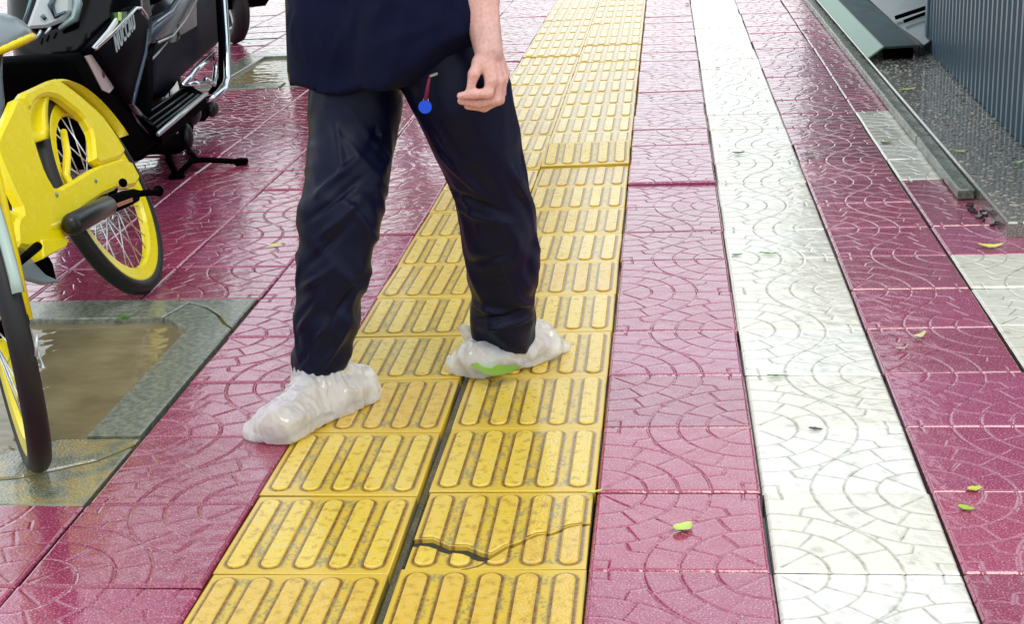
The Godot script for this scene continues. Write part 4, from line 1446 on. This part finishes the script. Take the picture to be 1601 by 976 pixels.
# ------------------------------------------------------------ scooter
func build_scooter() -> void:
	var O := Vector3(-1.98, 0, -2.75)
	var root := base("scooter", O)
	tag(root, "black and navy motor scooter parked behind the yellow bicycle's rear wheel", "scooter", "parked scooters")
	var Z := Vector3(0.095, 0, 0.995).normalized()
	var X := Vector3(0.995, 0, -0.095).normalized()
	var Y := Vector3.UP
	var W := func(x: float, y: float, z: float) -> Vector3: return X * x + Y * y + Z * z
	var SX := func(px: float, py: float, xl: float) -> Vector3: return PL(px, py, O + X * xl, X) - O
	var SZ := func(px: float, py: float, zl: float) -> Vector3: return PL(px, py, O + Z * zl, Z) - O
	var SY := func(px: float, py: float, y: float) -> Vector3: return G(px, py, y) - O
	var polx := func(list: Array, xl: float) -> PackedVector3Array:
		var p := PackedVector3Array()
		for q in list: p.append(SX.call(q[0], q[1], xl))
		return p
	var polz := func(list: Array, zl: float) -> PackedVector3Array:
		var p := PackedVector3Array()
		for q in list: p.append(SZ.call(q[0], q[1], zl))
		return p
	var slice := func(y: float, hw: float, nose: float, back: float, bulge: float) -> PackedVector3Array:
		var p := PackedVector3Array()
		for k in 17:
			var a := PI * k / 16.0
			p.append(W.call(cos(a) * hw, y, back + (nose - back) * pow(sin(a), bulge)))
		p.append(W.call(-hw * 0.5, y, back - 0.01))
		p.append(W.call(hw * 0.5, y, back - 0.01))
		return p
	# front fairing with the wheel well below it
	var ff := mk(true)
	loft(ff, [slice.call(0.545, 0.13, 0.50, 0.24, 0.7), slice.call(0.565, 0.20, 0.60, 0.22, 0.6), slice.call(0.60, 0.225, 0.615, 0.2, 0.6), slice.call(0.70, 0.24, 0.58, 0.2, 0.6), slice.call(0.85, 0.235, 0.50, 0.2, 0.6), slice.call(1.0, 0.19, 0.41, 0.2, 0.6), slice.call(1.08, 0.10, 0.34, 0.22, 0.7)])
	part("front_fairing", ff, M.gloss_black, root)
	var lw := mk(true)
	loft(lw, [slice.call(0.20, 0.10, 0.30, 0.12, 0.7), slice.call(0.26, 0.15, 0.34, 0.10, 0.7), slice.call(0.40, 0.185, 0.36, 0.1, 0.7), slice.call(0.545, 0.20, 0.36, 0.1, 0.7)])
	part("inner_cowl", lw, M.black, root)
	# wheels
	for wz in [0.60, -0.72]:
		var wl := Node3D.new()
		wl.name = "wheel"
		root.add_child(wl, true)
		var wc: Vector3 = W.call(-0.02 if wz > 0 else 0.0, 0.245, wz)
		var ty := mk(true)
		var prof := []
		for k in 10:
			var a := TAU * k / 10
			prof.append([0.19 + cos(a) * 0.055, sin(a) * 0.055])
		hoop(ty, wc, Z, Y, prof, 40)
		part("tyre", ty, M.tyre, wl)
		var rm := mk(false)
		hoop(rm, wc, Z, Y, [[0.15, 0.035], [0.135, 0.03], [0.135, -0.03], [0.15, -0.035]], 40)
		for k in 5:
			var a := TAU * k / 5
			tube(rm, [wc, wc + (Z * cos(a) + Y * sin(a)) * 0.14], [0.02, 0.012], 6)
		part("rim", rm, M.silver, wl)
		var dc := mk(false)
		tube(dc, [wc + X * 0.06, wc + X * 0.066], 0.09, 20)
		part("brake_disc", dc, M.chrome, wl)
	var fk := mk(true)
	for sg in [-1.0, 1.0]:
		fk = mk(true)
		tube(fk, [W.call(0.085 * sg - 0.02, 0.24, 0.60), W.call(0.085 * sg - 0.02, 0.42, 0.54), W.call(0.085 * sg - 0.02, 0.56, 0.49)], [0.022, 0.018, 0.016], 10)
		part("fork_leg", fk, M.silver, root)
	var fm := mk(true)
	arc_band(fm, W.call(-0.02, 0.245, 0.60), Z, Y, 0.262, 0.272, 0.07, 25, 160)
	part("front_mudguard", fm, M.gloss_black, root)
	# headlamp
	var hl := Node3D.new()
	hl.name = "headlight"
	root.add_child(hl, true)
	var hlm := mk(false)
	var hz := 0.60
	slab(hlm, polz.call([[40, 46], [54, 8], [64, -22], [100, -30], [112, -8], [112, 18], [100, 34], [74, 44]], hz), Z, 0.05, 0.012)
	part("lens", hlm, M.lens, hl)
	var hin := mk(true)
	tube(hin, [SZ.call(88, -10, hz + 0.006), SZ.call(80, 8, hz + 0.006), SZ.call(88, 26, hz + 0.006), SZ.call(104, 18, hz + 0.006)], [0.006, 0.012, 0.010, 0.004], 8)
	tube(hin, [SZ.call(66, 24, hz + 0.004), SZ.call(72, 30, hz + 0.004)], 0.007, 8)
	part("reflector_shadow_line", hin, mat(Color(0.36, 0.42, 0.46), 0.12, 0.8), hl).name = "reflector_shade_line"  # darker tubes drawn as shade lines in the lamp's reflector
	var trm := mk(true)
	tube(trm, [SZ.call(120, -20, hz), SZ.call(123, 6, hz), SZ.call(118, 28, hz), SZ.call(94, 45, hz)], [0.010, 0.016, 0.016, 0.008], 10)
	part("trim", trm, mat(Color(0.62, 0.70, 0.70), 0.2, 0.4), hl)
	var tl := mk(true)
	tube(tl, [SZ.call(52, -12, hz), SZ.call(43, 20, hz), SZ.call(34, 44, hz)], 0.005, 8)
	part("trim", tl, mat(Color(0.45, 0.58, 0.60), 0.2, 0.5), hl)
	var vt := mk(true)
	for q in [[45, 66, 51, 53], [59, 61, 65, 47], [73, 54, 80, 42]]:
		vt = mk(true)
		tube(vt, [SZ.call(q[0], q[1], hz + 0.02), SZ.call(q[2], q[3], hz + 0.01)], [0.007, 0.005], 8)
		part("vent_fin", vt, M.silver, root)
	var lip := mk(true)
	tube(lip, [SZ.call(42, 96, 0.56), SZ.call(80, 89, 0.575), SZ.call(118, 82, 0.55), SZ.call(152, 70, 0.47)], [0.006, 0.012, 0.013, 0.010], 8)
	part("fairing_lip_highlight", lip, M.steel_blue, root)  # lip of the fairing, its bluish edge highlight put in as colour
	# leg shield seen from its side
	var sp := mk(true)
	slab(sp, polx.call([[150, 80], [168, 60], [212, 13], [220, 12], [228, 20], [236, 40], [228, 82], [213, 136], [207, 166], [180, 124]], 0.24), X, 0.05, 0.016)
	part("leg_shield", sp, M.panel, root)
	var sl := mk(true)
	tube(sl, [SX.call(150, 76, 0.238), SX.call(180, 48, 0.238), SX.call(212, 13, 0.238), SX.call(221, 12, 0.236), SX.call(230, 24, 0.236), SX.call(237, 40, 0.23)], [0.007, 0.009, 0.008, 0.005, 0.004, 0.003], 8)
	part("shield_edge_highlight", sl, M.chrome, root)  # bright tube standing in for the white highlight on the shield's top edge
	var sl2 := mk(false)
	slab(sl2, polx.call([[148, 74], [172, 46], [184, 28], [186, 36], [172, 56]], 0.246), X, 0.008, 0.002)
	part("turn_signal", sl2, M.lens, root)
	var gm := mk(false)
	slab(gm, polx.call([[178, 20], [200, 18], [198, 30], [182, 36]], 0.236), X, 0.012, 0.002)
	part("green_marker", gm, mat(Color(0.12, 0.25, 0.05), 0.3), root)
	var gl := mk(false)
	slab(gl, polx.call([[187, 19], [191, 19], [191, 32], [187, 32]], 0.24), X, 0.004, 0.001)
	part("marker_bar", gl, mat(Color(0.72, 0.9, 0.45), 0.3), root)
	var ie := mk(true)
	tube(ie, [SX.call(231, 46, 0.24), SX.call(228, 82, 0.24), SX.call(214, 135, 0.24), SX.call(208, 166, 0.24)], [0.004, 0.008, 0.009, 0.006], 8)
	part("inner_edge_highlight", ie, M.steel_blue, root)  # shield's inner edge, painted lighter as a highlight
	# lettering along the shield
	var tx := TextMesh.new()
	var sf := SystemFont.new()
	sf.font_names = PackedStringArray(["Droid Sans"])
	sf.font_weight = 700
	tx.font = sf
	tx.text = "NUCCAU"
	tx.font_size = 16
	tx.pixel_size = 0.0022
	tx.depth = 0.003
	var ta: Vector3 = SX.call(181, 70, 0.2425)
	var tb2: Vector3 = SX.call(211, 32, 0.2425)
	var td := (tb2 - ta).normalized()
	var to := obj("lettering", tx, mat(Color(0.62, 0.70, 0.74), 0.3), root)
	var sc := ta.distance_to(tb2) / maxf(0.01, tx.get_aabb().size.x)
	to.transform = Transform3D(Basis(td, X.cross(td), X).scaled_local(Vector3(sc, sc * 1.05, 1)), (ta + tb2) / 2)
	# lower skirt with the pale sticker
	var sk := mk(true)
	slab(sk, polx.call([[112, 96], [150, 81], [206, 167], [256, 214], [250, 228], [204, 262], [186, 240], [150, 180]], 0.218), X, 0.36, 0.02)
	part("lower_skirt", sk, M.black, root)
	var se := mk(true)
	tube(se, [SX.call(151, 84, 0.222), SX.call(178, 124, 0.222), SX.call(206, 168, 0.222), SX.call(252, 212, 0.222)], [0.01, 0.016, 0.016, 0.010], 8)
	part("skirt_edge", se, M.gloss_black, root)
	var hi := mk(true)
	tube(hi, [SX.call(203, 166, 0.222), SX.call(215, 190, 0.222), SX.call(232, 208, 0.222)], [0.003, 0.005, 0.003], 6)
	part("skirt_highlight", hi, M.steel_blue, root)  # thin pale tube painted in as a highlight on the skirt
	var stk := mk(false)
	slab(stk, polx.call([[134, 88], [157, 82], [168, 98], [180, 118], [179, 138], [172, 146], [161, 141]], 0.221), X, 0.004, 0.001)
	var sto := part("side_reflector", stk, mat(Color(0.66, 0.60, 0.62), 0.2), root)
	var sm := mk(true)
	hoop(sm, SX.call(163, 116, 0.2225), Z, Y, [[0.012, 0.001], [0.006, 0.001], [0.006, -0.001], [0.012, -0.001]], 14)
	part("reflector_mark", sm, mat(Color(0.35, 0.07, 0.12), 0.4), sto)
	# step-through, tunnel and seat body
	var bs := mk(true)
	slab(bs, polx.call([[214, 172], [232, 96], [242, 44], [296, -20], [352, -30], [352, 70], [336, 84], [286, 132], [276, 150], [250, 158]], 0.135), X, 0.25, 0.045)
	part("body_side", bs, M.navy, root)
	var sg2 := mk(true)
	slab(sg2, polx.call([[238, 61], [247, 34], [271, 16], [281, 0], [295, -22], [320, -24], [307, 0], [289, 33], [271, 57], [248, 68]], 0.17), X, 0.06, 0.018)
	part("highlight_band", sg2, M.steel_blue, root)  # lighter panel painting the highlight band on the navy body
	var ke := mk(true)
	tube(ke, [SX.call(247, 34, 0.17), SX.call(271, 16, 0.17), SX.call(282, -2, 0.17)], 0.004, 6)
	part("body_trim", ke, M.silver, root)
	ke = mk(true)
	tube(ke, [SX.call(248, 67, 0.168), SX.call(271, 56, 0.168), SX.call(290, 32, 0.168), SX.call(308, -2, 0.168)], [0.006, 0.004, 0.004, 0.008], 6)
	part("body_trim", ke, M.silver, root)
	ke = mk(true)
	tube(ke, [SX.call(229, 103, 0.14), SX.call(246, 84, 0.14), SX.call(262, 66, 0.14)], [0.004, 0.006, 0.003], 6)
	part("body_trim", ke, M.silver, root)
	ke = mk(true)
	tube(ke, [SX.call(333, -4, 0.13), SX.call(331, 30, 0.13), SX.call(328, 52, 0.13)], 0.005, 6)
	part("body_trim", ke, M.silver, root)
	var fb := mk(false)
	var fp := PackedVector3Array()
	for q in [[222, 176], [262, 152], [296, 132], [322, 146], [252, 207], [236, 198]]: fp.append(SY.call(q[0], q[1], 0.30))
	slab(fb, fp, Y, 0.05, 0.006)
	part("footboard", fb, M.black, root)
	for q in [[228, 180, 282, 142], [234, 188, 292, 146], [240, 195, 302, 148], [246, 200, 311, 149]]:
		var rr := mk(true)
		tube(rr, [SY.call(q[0], q[1], 0.304), SY.call(q[2], q[3], 0.304)], 0.006, 6)
		part("mat_ridge", rr, mat(Color(0.10, 0.12, 0.13), 0.35), root)
	var si := mk(true)
	tube(si, [SY.call(248, 210, 0.30), SY.call(285, 178, 0.30), SY.call(322, 147, 0.30)], [0.009, 0.011, 0.009], 8)
	part("footboard_edge", si, M.silver, root)
	var ub := mk(true)
	slab(ub, polx.call([[248, 214], [286, 182], [322, 152], [340, 158], [341, 176], [330, 190], [318, 188], [306, 202], [303, 232], [292, 240], [262, 238], [236, 240], [222, 252]], 0.145), X, 0.26, 0.03)
	part("engine_block", ub, M.black, root)
	var ecm := mat(Color(0.05, 0.052, 0.07), 0.4)
	var eb := mk(true)
	ball(eb, SX.call(300, 178, 0.15), Vector3(0.04, 0.05, 0.06), Basis.IDENTITY, 12, 8)
	part("engine_cover", eb, ecm, root)
	eb = mk(true)
	ball(eb, SX.call(292, 214, 0.15), Vector3(0.03, 0.06, 0.035), Basis.IDENTITY, 12, 8)
	part("engine_cover", eb, ecm, root)
	eb = mk(true)
	ball(eb, SX.call(332, 170, 0.15), Vector3(0.03, 0.04, 0.05), Basis.IDENTITY, 12, 8)
	part("engine_cover", eb, ecm, root)
	var bo := mk(true)
	ball(bo, SX.call(275, 206, 0.155), Vector3(0.012, 0.012, 0.012), Basis.IDENTITY, 8, 6)
	part("bolt", bo, M.chrome, root)
	# passenger peg and guard bar
	var pg := mk(true)
	tube(pg, [SX.call(286, 134, 0.19), SX.call(310, 106, 0.19), SX.call(333, 84, 0.19), SX.call(338, 104, 0.19), SX.call(335, 132, 0.19), SX.call(322, 124, 0.19)], [0.012, 0.013, 0.011, 0.010, 0.012, 0.010], 8)
	tube(pg, [SX.call(287, 134, 0.19), SX.call(306, 131, 0.19), SX.call(326, 129, 0.19)], [0.010, 0.015, 0.012], 8)
	part("passenger_peg", pg, M.chrome, root)
	var gb := mk(true)
	tube(gb, [SX.call(349, -60, 0.24), SX.call(351, 0, 0.24), SX.call(355, 60, 0.24), SX.call(356, 122, 0.24), SX.call(352, 138, 0.235), SX.call(336, 152, 0.2), SX.call(318, 158, 0.15)], [0.016, 0.016, 0.016, 0.016, 0.016, 0.016, 0.016], 12)
	part("guard_bar", gb, M.chrome, root)
	var gb2 := mk(true)
	tube(gb2, [SX.call(340, -60, 0.20), SX.call(342, 0, 0.20), SX.call(346, 70, 0.20), SX.call(346, 124, 0.20), SX.call(330, 146, 0.16)], 0.013, 10)
	part("guard_bar", gb2, M.black, root)
	# centre stand
	var cs := mk(true)
	var f1 := G(277, 276, 0.012) - O
	var f2 := G(378, 253, 0.014) - O
	var piv: Vector3 = SX.call(263, 236, 0.10)
	tube(cs, [piv, piv.lerp(f1, 0.5) + Vector3(-0.01, 0.01, 0), f1], [0.016, 0.014, 0.014], 8)
	tube(cs, [f1, G(300, 252, 0.05) - O, G(318, 250, 0.045) - O, f2], [0.012, 0.012, 0.012, 0.012], 8)
	tube(cs, [SX.call(296, 236, 0.10), G(308, 250, 0.05) - O], 0.012, 8)
	cbox(cs, f2, Vector3(0.05, 0.026, 0.04), 0.004)
	cbox(cs, f1, Vector3(0.06, 0.022, 0.035), 0.004)
	part("centre_stand", cs, M.black, root)
	# seat, tail and handlebar above the picture's edge
	var se2 := mk(true)
	loft(se2, [slice.call(0.70, 0.15, 0.0, -0.85, 0.35), slice.call(0.76, 0.17, 0.02, -0.88, 0.35), slice.call(0.83, 0.15, 0.0, -0.85, 0.35), slice.call(0.85, 0.08, -0.1, -0.75, 0.4)])
	part("seat", se2, M.black, root)
	var tl2 := mk(true)
	loft(tl2, [slice.call(0.42, 0.10, -0.22, -0.85, 0.35), slice.call(0.52, 0.145, -0.2, -0.95, 0.35), slice.call(0.70, 0.15, -0.15, -1.0, 0.35)])
	part("tail_fairing", tl2, M.gloss_black, root)
	var hb := mk(true)
	tube(hb, [W.call(-0.34, 1.08, 0.12), W.call(-0.15, 1.13, 0.2), W.call(0.15, 1.13, 0.2), W.call(0.34, 1.08, 0.12)], 0.02, 10)
	part("handlebar", hb, M.black, root)
	# the second scooter farther back, only its front wheel in sight
	var s2 := root.duplicate()
	s2.name = numbered("scooter")
	add_child(s2)
	s2.rotation.y = 0.55
	var want := Vector3(-2.73, 0, -7.0)
	var fw: Vector3 = Basis(Vector3.UP, 0.55) * (W.call(0, 0, 0.60) as Vector3)
	s2.position = want - fw
	s2.set_meta("label", "dark scooter farther off with only its black front wheel showing")

# ------------------------------------------------------------ what the wet ground mirrors
func build_surroundings() -> void:
	# street tree in the farther pit
	var tp := Vector3(-1.93, 0, -5.8)
	var tr := base("street_tree", tp)
	tag(tr, "street tree rising from the farther tree pit behind the walker", "tree")
	var tk := mk(true)
	tube(tk, [Vector3(0, -0.02, 0), Vector3(0.0, 0.5, 0), Vector3(-0.03, 1.4, 0.02), Vector3(0.03, 2.6, 0.0), Vector3(0.0, 3.6, 0.05)], [0.16, 0.125, 0.11, 0.10, 0.06], 12)
	for q in [[0.9, 1.3, 0.3], [-1.0, 1.2, 0.2], [0.2, 1.5, -0.9], [-0.2, 1.3, 0.9]]:
		tube(tk, [Vector3(0.02, 2.4, 0), Vector3(q[0] * 0.5, 2.4 + q[1] * 0.6, q[2] * 0.5), Vector3(q[0], 2.4 + q[1], q[2])], [0.06, 0.045, 0.02], 7)
	part("trunk", tk, mat(Color(0.21, 0.18, 0.13), 0.8), tr)
	var lv := mk(false)
	var r2 := RandomNumberGenerator.new()
	r2.seed = 77
	for k in 3600:
		var cl := [Vector3(0, 4.2, 0), Vector3(0.9, 3.7, 0.3), Vector3(-1.0, 3.6, 0.2), Vector3(0.2, 4.0, -0.9), Vector3(-0.2, 3.7, 0.9), Vector3(0.3, 4.9, 0.1)][r2.randi() % 6] as Vector3
		var d := Vector3(r2.randfn(0, 1), r2.randfn(0, 1), r2.randfn(0, 1)).normalized() * pow(r2.randf(), 0.4) * 0.75
		var b := Basis.from_euler(Vector3(r2.randf() * 6, r2.randf() * 6, r2.randf() * 6))
		var p := cl + d
		var s := r2.randf_range(0.05, 0.09)
		quad(lv, p + b * Vector3(-s, 0, 0), p + b * Vector3(0, 0.01, s * 0.5), p + b * Vector3(s, 0, 0), p + b * Vector3(0, 0.01, -s * 0.5))
	part("crown", lv, mat(Color(0.19, 0.30, 0.09), 0.5), tr)
	for q in [[-10.9, 1.3, "second street tree along, past the farther tree pit"], [-16.2, 4.0, "third street tree along, past the farther tree pit"]]:
		var t2 := tr.duplicate()
		t2.name = numbered("street_tree")
		add_child(t2)
		t2.position = Vector3(-2.3, 0, q[0])
		t2.rotation.y = q[1]
		t2.set_meta("label", q[2])
	# building beyond the hoarding, mirrored in the right-hand paving
	var bd := base("building", Vector3(2.5, 0, -17.0))
	tag(bd, "grey building beyond the hoarding, mirrored in the wet right-hand paving", "building")
	var wl := mk(false)
	cbox(wl, Vector3(6.0, 2.8, -3.0), Vector3(12.0, 5.6, 6.0), 0.02)
	part("wall", wl, mat(Color(0.30, 0.33, 0.34), 0.8), bd)
	for fy in 2:
		for fx in 5:
			var wn := mk(false)
			cbox(wn, Vector3(1.4 + fx * 2.3, 1.9 + fy * 2.7, 0.01), Vector3(1.3, 1.5, 0.06), 0.01)
			var w := part("window", wn, mat(Color(0.16, 0.18, 0.19), 0.5), bd)
			var pn := mk(false)
			cbox(pn, Vector3(1.4 + fx * 2.3, 1.9 + fy * 2.7, 0.044), Vector3(1.14, 1.34, 0.006), 0.002)
			part("pane", pn, mat(Color(0.06, 0.075, 0.085), 0.06), w)
	var rf := mk(false)
	cbox(rf, Vector3(6.0, 5.75, -3.0), Vector3(12.4, 0.3, 6.4), 0.03)
	part("roof", rf, mat(Color(0.26, 0.27, 0.28), 0.8), bd)

func _ready() -> void:
	rng.seed = 20240611
	# camera
	var cam := Camera3D.new()
	cam.name = "camera"
	cam.fov = 24.174
	cam.near = 0.05
	cam.far = 300.0
	cam.transform = Transform3D(cam_basis, cam_pos)
	add_child(cam)
	cam.current = true
	# overcast rain sky
	var env := Environment.new()
	var sky := Sky.new()
	var sm := ProceduralSkyMaterial.new()
	sm.sky_top_color = Color(0.90, 0.94, 0.98)
	sm.sky_horizon_color = Color(0.97, 0.985, 0.97)
	sm.sky_curve = 0.2
	sm.ground_bottom_color = Color(0.35, 0.35, 0.34)
	sm.ground_horizon_color = Color(0.6, 0.6, 0.6)
	sm.sky_energy_multiplier = 1.15
	sm.sun_angle_max = 1.0
	sky.sky_material = sm
	env.background_mode = Environment.BG_SKY
	env.sky = sky
	env.tonemap_mode = Environment.TONE_MAPPER_LINEAR
	env.tonemap_exposure = 1.1
	env.sdfgi_enabled = true
	env.ssao_enabled = true
	env.ssil_enabled = true
	var we := WorldEnvironment.new()
	we.name = "sky"
	we.environment = env
	add_child(we)
	var sun := DirectionalLight3D.new()
	sun.name = "sun"
	sun.light_energy = 0.35
	sun.light_color = Color(1.0, 0.98, 0.95)
	sun.light_angular_distance = 25.0
	sun.shadow_enabled = true
	sun.rotation_degrees = Vector3(-62, 25, 0)
	add_child(sun)
	make_materials()
	print("materials")
	build_paving()
	print("paving")
	build_pit(left_z(0), left_z(4), "grey concrete kerb frame round the muddy tree pit under the bicycle", true)
	build_pit(left_z(15), left_z(19), "grey concrete kerb frame round the farther tree pit behind the walker", false)
	build_right_side()
	build_surroundings()
	build_bicycle()
	print("bicycle")
	build_scooter()
	print("scooter")
	build_person()
	print("person")
	build_leaves()
